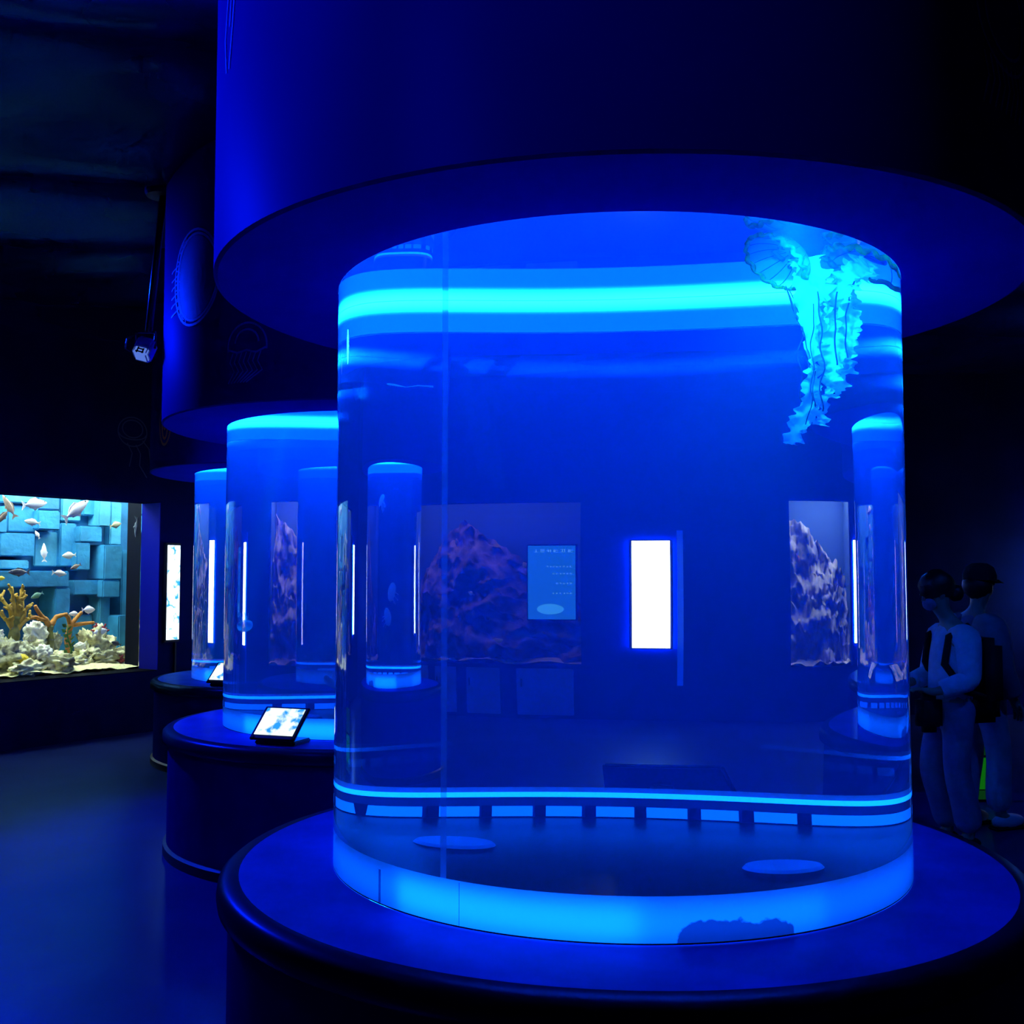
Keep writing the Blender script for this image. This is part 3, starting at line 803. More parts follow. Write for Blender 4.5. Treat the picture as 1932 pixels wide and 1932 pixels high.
MB1 = Matrix.Translation((BW[0][0], Y_BACK, 0))
reef_window(MB1, BW[0][1] - BW[0][0], 'reef_brown', 'dim brown reef window in the back wall, seen through the nearest tank',
            lambda u: 0.35 + 0.62 * max(0, 1 - abs(u - 0.45) / 0.42) ** 0.7, 1.3, 8, (1.0, 0.80, 0.85))
MB2 = Matrix.Translation((BW[1][0], Y_BACK, 0))
reef_window(MB2, BW[1][1] - BW[1][0], 'reef_grey', 'narrow grey reef window in the back wall near the row of tanks',
            lambda u: 0.55 + 0.45 * u, 4.1, 34, (0.9, 0.95, 1.0))
X_RIGHT = 6.6
MB3 = Matrix.Translation((X_RIGHT, 11.6, 0)) @ Matrix.Rotation(-pi / 2, 4, 'Z')
reef_window(MB3, 3.0, 'reef_grey', 'grey reef window in the right wall outside the view',
            lambda u: 0.6 + 0.3 * sin(u * 7), 7.7, 34, (0.95, 1.0, 0.9))
Mf = Matrix(((-1, 0, 0, 0), (0, 1, 0, Y_BACK), (0, 0, 1, 0), (0, 0, 0, 1)))
for (x, z, L, hd, c, lb) in ((1.98, 0.84, 0.16, 170, 'yellow', 'yellow fish low over the sand of the brown reef window'),
                             (1.72, 1.72, 0.10, 60, 'yellow', 'small yellow fish before the brown reef bank'),
                             (2.25, 1.40, 0.09, 20, 'pale', 'pale fish before the brown reef bank'),
                             (2.45, 2.0, 0.10, 80, 'red', 'orange fish high in the brown reef window'),
                             (-0.30, 1.80, 0.12, 250, 'red', 'red and white fish at the edge of the grey reef window')):
    fish((-x, 0.22, z), L, hd, 'fish_' + c, lb, M=Mf, deep=0.5, group='fish of the reef windows')

# ---------------------------------------------------------------- lightboxes and sign
def lightbox_mat(name, strength, seed, tint=(0.75, 0.9, 1.0)):
    m, nt, out = nodes_of(name)
    tc = nt.nodes.new('ShaderNodeTexCoord')
    v = nt.nodes.new('ShaderNodeTexVoronoi'); v.inputs['Scale'].default_value = 17
    mp = nt.nodes.new('ShaderNodeMapping'); mp.inputs['Location'].default_value = (seed, seed * 2, 0)
    nt.links.new(tc.outputs['Object'], mp.inputs[0]); nt.links.new(mp.outputs[0], v.inputs['Vector'])
    r = nt.nodes.new('ShaderNodeValToRGB')
    r.color_ramp.elements[0].color = (*tint, 1); r.color_ramp.elements[0].position = 0.58
    r.color_ramp.elements[1].color = (0.02, 0.22, 0.75, 1); r.color_ramp.elements[1].position = 0.86
    nt.links.new(v.outputs['Distance'], r.inputs[0])
    e = nt.nodes.new('ShaderNodeEmission'); e.inputs[1].default_value = strength
    nt.links.new(r.outputs[0], e.inputs[0]); nt.links.new(e.outputs[0], out.inputs['Surface'])


lightbox_mat('box_print', 2.6, 0.3)
emat('box_white', (0.62, 0.80, 1.0), 9.0)
pmat('case_dark', (0.012, 0.013, 0.02), rough=0.35)
pmat('edge_acrylic', (0.10, 0.30, 0.6), rough=0.2, emit=(0.0, 0.05, 0.6), estr=0.5)  # blue light on the trim is put in as emission

lb = empty('light_box', M=ML @ Matrix.Translation((-0.135, 0, 0)))
tag(lb, 'tall narrow white lightbox on the left wall, right of the big aquarium', 'lightbox', 'lightboxes')
MB().bbox((0, -0.03, 1.43), (0.19, 0.05, 1.04), 0.006).build('case', 'case_dark', lb)
MB().box((0, -0.058, 1.43), (0.155, 0.006, 0.99)).build('lit_panel', 'box_print', lb)
MB().box((-0.07, -0.012, 0.45), (0.02, 0.02, 0.90)).build('cable_duct', 'case_dark', lb)


def light_box(loc, rz, w_, h_, label):
    lb = empty('light_box', loc, rz); tag(lb, label, 'lightbox', 'lightboxes')
    MB().bbox((0, 0.02, 0), (w_ + 0.03, 0.04, h_ + 0.03), 0.006).build('case', 'case_dark', lb)
    MB().box((0, -0.006, 0), (w_, 0.012, h_)).build('lit_panel', 'box_white', lb)
    for (x, z, a, b) in ((-w_ / 2 - 0.004, 0, 0.012, h_), (w_ / 2 + 0.004, 0, 0.012, h_), (0, h_ / 2 + 0.004, w_, 0.012), (0, -h_ / 2 - 0.004, w_, 0.012)):
        MB().box((x, 0.048, z), (a, 0.014, b)).build('halo_fill_strip', 'halo_fill', lb)  # hidden emitters added to throw a glow round the box
    return lb


emat('halo_fill', BLUE, 150.0)
light_box((1.01, Y_BACK - 0.07, 1.40), 0, 0.19, 1.19, 'bright white lightbox glowing through the middle of the nearest tank')
light_box((-1.78, Y_BACK - 0.07, 1.43), 0, 0.16, 1.15, 'bright white lightbox on the back wall left of the grey reef window')
light_box((X_RIGHT - 0.07, 11.85, 1.43), -pi / 2, 0.20, 1.15, 'bright white lightbox on the right wall beside its reef window')
o = MB().box((0.86, Y_BACK - 0.02, 1.25), (0.035, 0.04, 1.72)).build('trim_1', 'edge_acrylic'); tag(o, kind='structure')

# reflection of a cyan sign, built as a lit panel before the brown reef window
sg = empty('reflected_sign', (1.52, Y_BACK - 0.05, 1.53)); tag(sg, 'cyan reflected sign with lines of text, built before the brown reef window', 'screen')
emat('screen_cyan', (0.01, 0.16, 0.62), 1.0)
emat('screen_text', (0.12, 0.5, 1.0), 1.0)
emat('screen_glow', (0.05, 0.42, 0.9), 1.0)
MB().bbox((0, 0.015, 0), (0.30, 0.03, 0.86), 0.004).build('case', 'case_dark', sg)
MB().box((0, -0.004, 0), (0.28, 0.008, 0.83)).build('display', 'screen_cyan', sg)
rg = random.Random(11)


def glyph_row(x0, x1, z, h, name, mat, parent, y=-0.010):
    """a row of small square characters as thin strokes"""
    mb = MB(); x = x0
    while x < x1:
        for q in range(4):
            if rg.random() < 0.5: mb.box((x + h * 0.4, y, z + h * (0.1 + 0.26 * q)), (h * 0.72, 0.002, h * 0.10))
            else: mb.box((x + h * rg.uniform(0.1, 0.7), y, z + h * 0.45), (h * 0.10, 0.002, h * 0.8))
        x += h * 1.05
    return mb.build(name, mat, parent)


glyph_row(-0.13, 0.10, 0.34, 0.038, 'title_text', 'screen_text', sg)
for k, (x1, z) in enumerate(((0.02, 0.17), (-0.02, 0.09), (-0.04, -0.02), (-0.03, -0.13))):
    glyph_row(-0.125, x1, z, 0.018, 'text_line', 'screen_text', sg)
MB().add([(0.08 * cos(a) + 0.0, -0.012, 0.06 * sin(a) - 0.30) for a in [2 * pi * i / 20 for i in range(20)]], [tuple(range(20))]).build('picture', 'screen_glow', sg)
# pale cabinet doors below the brown reef window
cb = empty('reef_cabinet', (BW[0][0], Y_BACK - 0.03, 0)); tag(cb, 'low pale blue cabinet doors under the brown reef window', 'cabinet')
pmat('cabinet_blue', (0.25, 0.32, 0.5), rough=0.35)
for k in range(5):
    dr = MB().bbox((0.22 + 0.5 * k, 0.01, 0.30), (0.36, 0.02, 0.52), 0.006).build('door', 'cabinet_blue', cb)
    MB().box((0.22 + 0.5 * k + 0.14, -0.008, 0.40), (0.012, 0.016, 0.09)).build('handle', 'case_dark', dr)
lamp('blue_spot', 'SPOT', (1.6, 10.6, 3.7), 60, target=(1.5, 12.4, 0.6), spot=70, size=0.12)

# ---------------------------------------------------------------- tablets on the platforms
def screen_mat():
    m, nt, out = nodes_of('tablet_picture')
    tc = nt.nodes.new('ShaderNodeTexCoord')
    n = nt.nodes.new('ShaderNodeTexNoise'); n.inputs['Scale'].default_value = 13; n.inputs['Detail'].default_value = 3
    nt.links.new(tc.outputs['Object'], n.inputs['Vector'])
    r = nt.nodes.new('ShaderNodeValToRGB')
    e0 = r.color_ramp.elements
    e0[0].color = (0.02, 0.25, 0.75, 1); e0[0].position = 0.36
    e0[1].color = (0.75, 0.92, 1.0, 1); e0[1].position = 0.48
    nt.links.new(n.outputs['Fac'], r.inputs[0])
    e = nt.nodes.new('ShaderNodeEmission'); e.inputs[1].default_value = 1.5
    nt.links.new(r.outputs[0], e.inputs[0]); nt.links.new(e.outputs[0], out.inputs['Surface'])


screen_mat()


def tablet(loc, rz, label, tilt=48):
    r = empty('tablet_stand', loc, rz); tag(r, label, 'tablet', 'information tablets on the pedestals')
    Mt = Matrix.Translation((0, 0, 0.105)) @ Matrix.Rotation(radians(-tilt), 4, 'X')
    W_, H_ = 0.27, 0.225
    MB().bbox((0, 0, 0), (W_, 0.018, H_), 0.006, M=Mt).build('case', 'case_dark', r)
    sc = MB().box((0, -0.0105, 0.006), (W_ - 0.04, 0.003, H_ - 0.045), M=Mt).build('screen', 'tablet_picture', r)
    MB().bbox((0, 0.03, 0.012), (0.24, 0.17, 0.024), 0.006).build('foot', 'case_dark', r)
    MB().bbox((0, 0.055, 0.06), (0.05, 0.03, 0.09), 0.005).build('prop', 'case_dark', r)
    for sx in (-1, 1):
        MB().lathe([(0.0, 0.002), (0.008, 0.002), (0.008, 0.0)], 10, M=Mt @ Matrix.Translation((sx * 0.115, -0.009, -0.098)) @ Matrix.Rotation(pi / 2, 4, 'X')).build('screw', 'plat_edge', r)
    return r


for k, (dx, dy, rz, lb_) in enumerate((( -0.36, -1.00, -0.34, 'black tilted tablet with a bright picture on the second pedestal'),
                                       (-0.36, -1.00, -0.34, 'black tilted tablet with a blue picture on the farthest pedestal of the row'))):
    c = TANKS[k + 1]
    tablet((c[0] + dx, c[1] + dy, Z_PLAT), rz, lb_)
c = TANKS[0]
tablet((c[0] + 0.21, c[1] + 1.06, Z_PLAT), pi - 0.15, 'dark tablet seen from behind through the nearest tank')

# ---------------------------------------------------------------- hanging fixture
pmat('fixture_white', (0.75, 0.78, 0.82), rough=0.4)
pmat('fixture_pole', (0.05, 0.05, 0.07), rough=0.3, metal=0.5)
fx = empty('ceiling_speaker', (-2.22, 6.45, 2.97)); tag(fx, 'small white box fixture hanging from a dark ceiling pole', 'fixture')
MB().tube([(0.10, -0.02, 0.95), (0.02, 0, 0.10)], 0.022, 10).build('pole', 'fixture_pole', fx, smooth=True)
MB().lathe([(0.0, 0.0), (0.10, 0.0), (0.11, 0.02), (0.11, 0.06)], 24, M=Matrix.Translation((0.10, -0.02, 0.93))).build('ceiling_plate', 'fixture_pole', fx)
Mb = Matrix.Rotation(radians(14), 4, 'Y') @ Matrix.Rotation(radians(-24), 4, 'X')
body = MB().bbox((0, 0, -0.005), (0.105, 0.10, 0.13), 0.014, M=Mb).build('housing', 'fixture_white', fx, smooth=True, angle=40)
for (x, z, a, b) in ((0, -0.01, 0.04, 0.008), (0, -0.03, 0.05, 0.008), (-0.015, -0.02, 0.008, 0.04), (0.018, -0.02, 0.008, 0.034)):
    MB().box((x, -0.056, z - 0.03), (a, 0.003, b), M=Mb).build('mark', 'case_dark', body)
emat('face_glow', (0.10, 0.20, 0.75), 0.9)
MB().bbox((0, -0.01, -0.045), (0.085, 0.088, 0.055), 0.01, M=Mb).build('lens', 'face_glow', fx, smooth=True)  # glowing block added to brighten the housing's lower face, no real lens
br = MB()
for pts in ([(-0.06, 0, 0.0), (-0.06, 0, 0.10), (0.06, 0, 0.10), (0.06, 0, 0.0)],):
    br.tube(pts, 0.009, 6)
br.build('bracket', 'fixture_pole', fx)
MB().tube([(-0.05, 0.0, 0.09), (-0.11, 0.0, 0.06), (-0.12, 0.0, 0.0), (-0.06, 0.02, -0.04)], 0.005, 6).build('cable', 'fixture_pole', fx)

# ---------------------------------------------------------------- jellyfish decals on the canopies and the wall
pmat('decal_pale', (0.30, 0.62, 1.0), rough=0.5)
pmat('decal_dim', (0.22, 0.42, 0.85), rough=0.5)
pmat('decal_red', (0.75, 0.25, 0.14), rough=0.5)


def strokes_on(fn, strokes, w_, name, mat, parent):
    mb = MB()
    for st in strokes:
        n = len(st); vs = []
        for i, (u, v) in enumerate(st):
            a = st[max(0, i - 1)]; b = st[min(n - 1, i + 1)]
            dx, dy = b[0] - a[0], b[1] - a[1]; l_ = sqrt(dx * dx + dy * dy) or 1
            nx_, ny_ = -dy / l_ * w_ / 2, dx / l_ * w_ / 2
            vs += [fn(u + nx_, v + ny_), fn(u - nx_, v - ny_)]
        mb.add(vs, [(2 * i, 2 * i + 1, 2 * i + 3, 2 * i + 2) for i in range(n - 1)])
    return mb.build(name, mat, parent)


def ell(cx, cy_, a, b, t0=0, t1=360, n=40, rot=0.0):
    out_ = []
    for i in range(n + 1):
        t_ = radians(t0 + (t1 - t0) * i / n); x = a * cos(t_); y = b * sin(t_)
        out_.append((cx + x * cos(rot) - y * sin(rot), cy_ + x * sin(rot) + y * cos(rot)))
    return out_


def cyl(az, z0):
    a0 = radians(az)
    return lambda u, v: ((RC + 0.0025) * cos(a0 + u / RC), (RC + 0.0025) * sin(a0 + u / RC), z0 - Z_CAN + v)


can = CANOPIES

rgd = random.Random(5)
# big moon jelly on the second canopy
f_ = cyl(-133.5, 3.235)
st = [ell(0, 0, 0.235, 0.265), ell(0.01, 0.0, 0.21, 0.24)]
strokes_on(f_, st, 0.014, 'moon_jelly_outline', 'decal_pale', can[1])
st = [ell(-0.05, 0, 0.13, 0.21, 100, 260), ell(-0.09, 0.0, 0.10, 0.22, 95, 265)]
for k in range(12):
    a = radians(110 + 13 * k); st.append([(-0.05 + 0.13 * cos(a), 0.21 * sin(a)), (-0.02 + 0.21 * cos(a), 0.255 * sin(a))])
for k in range(6):
    y = -0.14 + 0.05 * k; st.append([(-0.16, y), (-0.24 - 0.03 * (k % 2), y - 0.02), (-0.30, y - 0.03)])
strokes_on(f_, st, 0.009, 'moon_jelly_lines', 'decal_dim', can[1])
vs = []; fs = []; nn = 32
for k in range(6):
    vs += [Vector(f_(*p)) * 1.0 for p in ell(0, 0, 0.2 * k / 5 + 0.002, 0.23 * k / 5 + 0.002, n=nn)]
for k in range(5):
    for i in range(nn):
        fs.append((k * (nn + 1) + i, k * (nn + 1) + i + 1, (k + 1) * (nn + 1) + i + 1, (k + 1) * (nn + 1) + i))
vs = [(v.x * 0.9995, v.y * 0.9995, v.z) for v in vs]
pmat('decal_bell', (0.08, 0.14, 0.45), rough=0.5, var=0.25, vscale=5)
MB().add(vs, fs).build('moon_jelly_bell', 'decal_bell', can[1])
# small trailing jelly on the second canopy
f_ = cyl(-114.2, 2.80)
st = [ell(0, 0, 0.125, 0.125, -10, 190), [(-0.125, -0.01), (-0.06, -0.03), (0, -0.02), (0.06, -0.035), (0.125, -0.01)], ell(0, 0.02, 0.075, 0.07, 0, 180)]
strokes_on(f_, st, 0.011, 'small_jelly_bell', 'decal_dim', can[1])
st = []
for k in range(7):
    x = -0.09 + 0.03 * k; st.append([(x, -0.03), (x - 0.02, -0.08), (x + 0.01, -0.13), (x - 0.03 - 0.01 * k, -0.19)])
strokes_on(f_, st, 0.008, 'small_jelly_tentacles', 'decal_dim', can[1])
# reddish jelly on the farthest canopy
f_ = cyl(-137, 2.86)
strokes_on(f_, [ell(0, 0, 0.10, 0.17), ell(0, 0, 0.05, 0.12), ell(0, 0.02, 0.02, 0.06)], 0.022, 'red_jelly', 'decal_red', can[2])
# two faint jellies on the near canopy
f_ = cyl(-151, 3.12)
strokes_on(f_, [[(-0.05, 0.2), (-0.02, 0.1), (-0.05, -0.02), (-0.03, -0.12)], [(0.10, 0.16), (0.05, 0.10), (0.03, 0.0), (0.0, -0.12)], [(0.0, 0.22), (0.02, 0.12), (0.0, 0.0)]], 0.008, 'faint_tentacles', 'decal_dim', can[0])
f_ = cyl(-45, 3.0)
st = [ell(0, 0, 0.16, 0.15, 0, 360), ell(0, 0, 0.12, 0.11, 0, 360)]
for k in range(9):
    x = -0.13 + 0.03 * k; st.append([(x, -0.13), (x + 0.02, -0.19), (x - 0.01, -0.26)])
strokes_on(f_, st, 0.009, 'faint_jelly', 'decal_dim', can[0])
# faint jelly on the left wall above the aquarium
wd = empty('wall_decal', M=ML @ Matrix.Translation((0.36, -0.003, 3.08))); tag(wd, 'faint jellyfish decal on the dark wall above the aquarium', 'decal')
fw = lambda u, v: (-u, 0.0, v)
strokes_on(fw, [ell(0, 0, 0.17, 0.15, 0, 360), ell(0, 0.03, 0.12, 0.09, 0, 360), ell(0, -0.02, 0.16, 0.06, 180, 360)], 0.012, 'bell', pmat('decal_faint', (0.07, 0.09, 0.17), rough=0.5), wd)
strokes_on(fw, [[(0.12, -0.08), (0.2, -0.16), (0.22, -0.30), (0.3, -0.4)], [(0.04, -0.13), (0.1, -0.22), (0.09, -0.34), (0.18, -0.46)], [(-0.06, -0.12), (0.0, -0.22), (-0.03, -0.36)]], 0.012, 'tentacles', 'decal_faint', wd)

# ---------------------------------------------------------------- jellyfish
veil_mat('jelly_bell', (0.55, 0.85, 0.9), opacity=0.42, translucency=0.6)
lamp('jelly_fill', 'SPOT', (0.72, 2.86, 2.60), 130, color=(0.003, 0.40, 1.0), target=(0.82, 3.4, 2.34), spot=58, size=0.04, blend=0.8)  # unseen spot added in the water to brighten the nettles
veil_mat('jelly_arm', (0.9, 1.0, 1.0), opacity=0.95, translucency=0.45)
veil_mat('jelly_moon', (0.85, 1.0, 1.0), opacity=0.85, translucency=0.5)
pmat('jelly_rim', (0.12, 0.45, 0.004), rough=0.7, spec=0.05, color2=(0.05, 0.16, 0.002), vscale=60)
pmat('jelly_line', (0.02, 0.06, 0.12), rough=0.6)
pmat('jelly_gonad', (0.03, 0.10, 0.16), rough=0.6)


def frill(path, w0, w1, amp, freq, seed, name, mat, parent, ragged=1.1):
    P = [Vector(p) for p in path]; n = 110; cols = 8
    pts = []
    for i in range(n + 1):                                   # Catmull-Rom
        u = i / n * (len(P) - 1); k = min(int(u), len(P) - 2); f = u - k
        p0 = P[max(k - 1, 0)]; p1 = P[k]; p2 = P[k + 1]; p3 = P[min(k + 2, len(P) - 1)]
        pts.append(0.5 * ((2 * p1) + (p2 - p0) * f + (2 * p0 - 5 * p1 + 4 * p2 - p3) * f * f + (3 * p1 - p0 - 3 * p2 + p3) * f ** 3))
    vs = []; fs = []
    for i, p in enumerate(pts):
        t = (pts[min(i + 1, n)] - pts[max(i - 1, 0)]).normalized()
        ang = seed * 2.1 + i * 0.05
        a = t.cross(Vector((sin(ang), cos(ang), 0.2))).normalized(); b = t.cross(a).normalized()
        f = i / n; w_ = w0 + (w1 - w0) * f
        for j in range(cols + 1):
            q = j / cols * 2 - 1
            e = abs(q) ** 1.3
            rag = 1 + ragged * e * (0.8 * noise.noise(Vector((i * 0.17, q * 2, seed * 7))) + 0.55 * noise.noise(Vector((i * 0.37, q * 3, seed * 5))))
            vs.append(p + a * q * w_ * rag + b * amp * (1.6 * e * noise.noise(Vector((i * 0.31, q * 1.5, seed * 3))) + 0.7 * e * sin(i * freq * 0.55 + seed + q * 2) + 0.5 * noise.noise(Vector((i * 0.2, j * 0.6, seed)))))
    for i in range(n):
        for j in range(cols):
            k = i * (cols + 1) + j; fs.append((k, k + 1, k + cols + 2, k + cols + 1))
    return MB().add(vs, fs).build(name, mat, parent, smooth=True)


def nettle(loc, axis, r, label, arms, tents, ribs=18, hgt=0.75):
    root = empty('sea_nettle'); tag(root, label, 'jellyfish', 'sea nettles in the nearest tank')
    z = Vector(axis).normalized()
    x = z.cross(Vector((0.2, 1, 0.1))).normalized(); y = z.cross(x)
    M = Matrix(((x.x, y.x, z.x, loc[0]), (x.y, y.y, z.y, loc[1]), (x.z, y.z, z.z, loc[2]), (0, 0, 0, 1)))
    prof = [(r * cos(radians(a)), r * hgt * sin(radians(a))) for a in range(0, 91, 9)]
    bell = MB().lathe(prof, 40, M=M).build('bell', 'jelly_bell', root, smooth=True)
    # scalloped green margin
    pts = [M @ Vector((r * 1.0 * cos(a) * (1 + 0.02 * sin(16 * a)), r * sin(a) * (1 + 0.02 * sin(16 * a)), 0.006 * sin(16 * a))) for a in [2 * pi * i / 96 for i in range(97)]]
    rr = [r * (0.075 + 0.035 * noise.noise(Vector((i * 0.5, 0, r * 50)))) for i in range(97)]
    MB().tube(pts, rr, 7, flat=0.8).build('margin', 'jelly_rim', bell, smooth=True)
    for k in range(ribs):
        a = 2 * pi * k / ribs
        pp = [M @ Vector((r * 0.992 * cos(radians(q)) * cos(a), r * 0.992 * cos(radians(q)) * sin(a), r * hgt * 0.99 * sin(radians(q)))) for q in range(0, 80, 8)]
        MB().tube(pp, 0.0011, 4).build('rib', 'jelly_line', bell)
    for k in range(4):
        a = pi / 2 * k + 0.5
        pp = [M @ Vector((r * (0.38 + 0.10 * sin(q * 2.2)) * cos(a + q), r * (0.38 + 0.10 * sin(q * 2.2)) * sin(a + q), r * hgt * 0.62)) for q in (-0.5, -0.3, -0.1, 0.1, 0.3, 0.5)]
        MB().tube(pp, r * 0.075, 6).build('gonad', 'jelly_gonad', bell, smooth=True)
    for k, (path, w0, w1) in enumerate(arms):
        frill(path, w0, w1, 0.014, 0.9, k + 0.37 + loc[0] * 9, 'oral_arm', 'jelly_arm', root)
    for path, rad in tents:
        P = [Vector(p) for p in path]; q = []
        for i in range(25):
            u = i / 24 * (len(P) - 1); a = min(int(u), len(P) - 2); v = P[a].lerp(P[a + 1], u - a)
            q.append(v + Vector((noise.noise(v * 12), noise.noise(v * 12 + Vector((4, 0, 0))), 0)) * 0.02)
        MB().tube(q, rad, 4).build('tentacle', 'jelly_line', root)
    return root


A0 = (0.755, 3.38, 2.545)
nettle((0.715, 3.37, 2.535), (0.62, 0.40, 0.55), 0.092, 'sea nettle with ribbed green-rimmed bell and long frilly arms in the nearest tank',
       [([A0, (0.79, 3.38, 2.46), (0.80, 3.40, 2.34), (0.81, 3.40, 2.20), (0.795, 3.40, 2.10), (0.755, 3.40, 2.00)], 0.030, 0.020),
        ([(0.77, 3.40, 2.55), (0.81, 3.42, 2.45), (0.825, 3.42, 2.32), (0.84, 3.42, 2.20), (0.83, 3.42, 2.10), (0.82, 3.42, 2.05)], 0.032, 0.018),
        ([(0.79, 3.36, 2.55), (0.83, 3.36, 2.44), (0.85, 3.36, 2.32), (0.855, 3.37, 2.22), (0.845, 3.37, 2.13)], 0.032, 0.022),
        ([(0.76, 3.34, 2.54), (0.785, 3.34, 2.44), (0.80, 3.34, 2.30), (0.80, 3.34, 2.18), (0.775, 3.35, 2.06), (0.745, 3.35, 1.985)], 0.024, 0.024)],
       [([(0.74, 3.38, 2.46), (0.765, 3.38, 2.38), (0.79, 3.38, 2.28), (0.80, 3.38, 2.10)], 0.0016),
        ([(0.745, 3.34, 2.46), (0.755, 3.34, 2.36), (0.80, 3.34, 2.26), (0.805, 3.34, 2.10)], 0.0016),
        ([(0.75, 3.36, 2.45), (0.775, 3.36, 2.33), (0.775, 3.36, 2.20), (0.77, 3.36, 2.08)], 0.0014),
        ([(0.80, 3.31, 2.44), (0.825, 3.31, 2.30), (0.825, 3.31, 2.15), (0.815, 3.31, 2.08)], 0.0022),
        ([(0.86, 3.32, 2.44), (0.865, 3.32, 2.33), (0.85, 3.32, 2.22)], 0.0022),
        ([(0.79, 3.30, 2.40), (0.805, 3.30, 2.26), (0.80, 3.30, 2.12), (0.78, 3.30, 2.04)], 0.0018)])
nettle((0.955, 3.52, 2.565), (0.25, 0.15, 0.9), 0.125, 'sea nettle floating against the right wall under the surface of the nearest tank',
       [([(0.94, 3.50, 2.58), (0.905, 3.46, 2.48), (0.89, 3.43, 2.38), (0.895, 3.42, 2.29), (0.895, 3.42, 2.21)], 0.036, 0.022),
        ([(0.93, 3.48, 2.57), (0.88, 3.43, 2.48), (0.865, 3.41, 2.36), (0.87, 3.41, 2.24), (0.86, 3.41, 2.14)], 0.038, 0.020),
        ([(0.92, 3.52, 2.57), (0.87, 3.50, 2.50), (0.84, 3.46, 2.40), (0.84, 3.45, 2.30)], 0.036, 0.02)],
       [([(0.90, 3.44, 2.50), (0.885, 3.38, 2.38), (0.88, 3.36, 2.25)], 0.0020)], ribs=16, hgt=0.5)


def moon(loc, r, label, tilt=(0.2, -0.3, 1.0), group='small moon jellyfish'):
    root = empty('moon_jellyfish'); tag(root, label, 'jellyfish', group)
    z = Vector(tilt).normalized(); x = z.cross(Vector((0.2, 1, 0.1))).normalized(); y = z.cross(x)
    M = Matrix(((x.x, y.x, z.x, loc[0]), (x.y, y.y, z.y, loc[1]), (x.z, y.z, z.z, loc[2]), (0, 0, 0, 1)))
    prof = [(r * cos(radians(a)), r * 0.6 * sin(radians(a))) for a in range(-15, 91, 7)]
    b = MB().lathe(prof, 32, M=M).build('bell', 'jelly_moon', root, smooth=True)
    for k in range(4):
        a = pi / 2 * k + 0.4
        pp = [M @ Vector((r * 0.3 * cos(a) + r * 0.16 * cos(q), r * 0.3 * sin(a) + r * 0.16 * sin(q), r * 0.40)) for q in [a + 2 + 0.6 * i for i in range(8)]]
        MB().tube(pp, r * 0.05, 6).build('gonad', 'jelly_arm', b, smooth=True)
    for k in range(6):
        a = 2 * pi * k / 6
        pp = [M @ Vector((r * 0.25 * cos(a) * (1 + 0.4 * q), r * 0.25 * sin(a) * (1 + 0.4 * q), -r * 0.35 * q + r * 0.1)) for q in range(0, 5)]
        frill(pp, r * 0.08, r * 0.04, r * 0.04, 0.9, k, 'oral_arm', 'jelly_moon', root)
    return root


moon((-1.49, 6.40, 1.31), 0.055, 'small glowing moon jellyfish low in the second tank', tilt=(0.1, -0.5, -0.9))
moon((-1.02, 6.40, 0.99), 0.05, 'moon jellyfish near the floor of the second tank by its right edge', tilt=(-0.6, -0.2, -0.7))
moon((2.10, 8.70, 1.47), 0.085, 'upper of two moon jellyfish seen in the back right tank', tilt=(0.3, -0.8, 0.5))
moon((2.16, 8.65, 1.27), 0.08, 'lower of two moon jellyfish seen in the back right tank', tilt=(-0.9, -0.2, 0.5))
moon((2.35, 8.72, 2.22), 0.07, 'moon jellyfish high in the back right tank', tilt=(0.6, -0.2, 0.8))
lamp('jelly_fill', 'SPOT', (-1.25, 6.30, 2.60), 130, color=(0.003, 0.40, 1.0), target=(-1.49, 6.40, 1.31), spot=9, size=0.03, blend=0.5)  # another unseen spot, added to brighten the small jellyfish
# a drifting strand in the nearest tank
o = MB().tube([(-0.256, 3.4, 2.185), (-0.235, 3.4, 2.181), (-0.20, 3.41, 2.174), (-0.17, 3.4, 2.176), (-0.13, 3.4, 2.171)], [0.003, 0.0035, 0.0012, 0.002, 0.003], 5).build('drifting_strand', 'jelly_arm', smooth=True)
tag(o, 'thin pale strand drifting at the upper left of the nearest tank', 'strand')

# ---------------------------------------------------------------- green-lit patch, built as an emitting panel
gp = empty('green_lit_patch', (3.35, 7.75, 0)); tag(gp, 'green-lit patch made as an emitting panel at floor level behind the two visitors', 'lit patch')
emat('green_glow', (0.003, 0.11, 0.004), 1.0); emat('green_glow_dim', (0.002, 0.03, 0.006), 1.0)
MB().bbox((0, 0.03, 0.30), (0.34, 0.05, 0.60), 0.008).build('case', 'case_dark', gp)
MB().box((0, -0.002, 0.20), (0.30, 0.01, 0.22)).build('lit_panel', 'green_glow', gp)
MB().box((0, -0.002, 0.43), (0.30, 0.01, 0.20)).build('lit_panel', 'green_glow_dim', gp)
MB().box((0, -0.002, 0.05), (0.30, 0.01, 0.06)).build('lit_panel', 'green_glow_dim', gp)

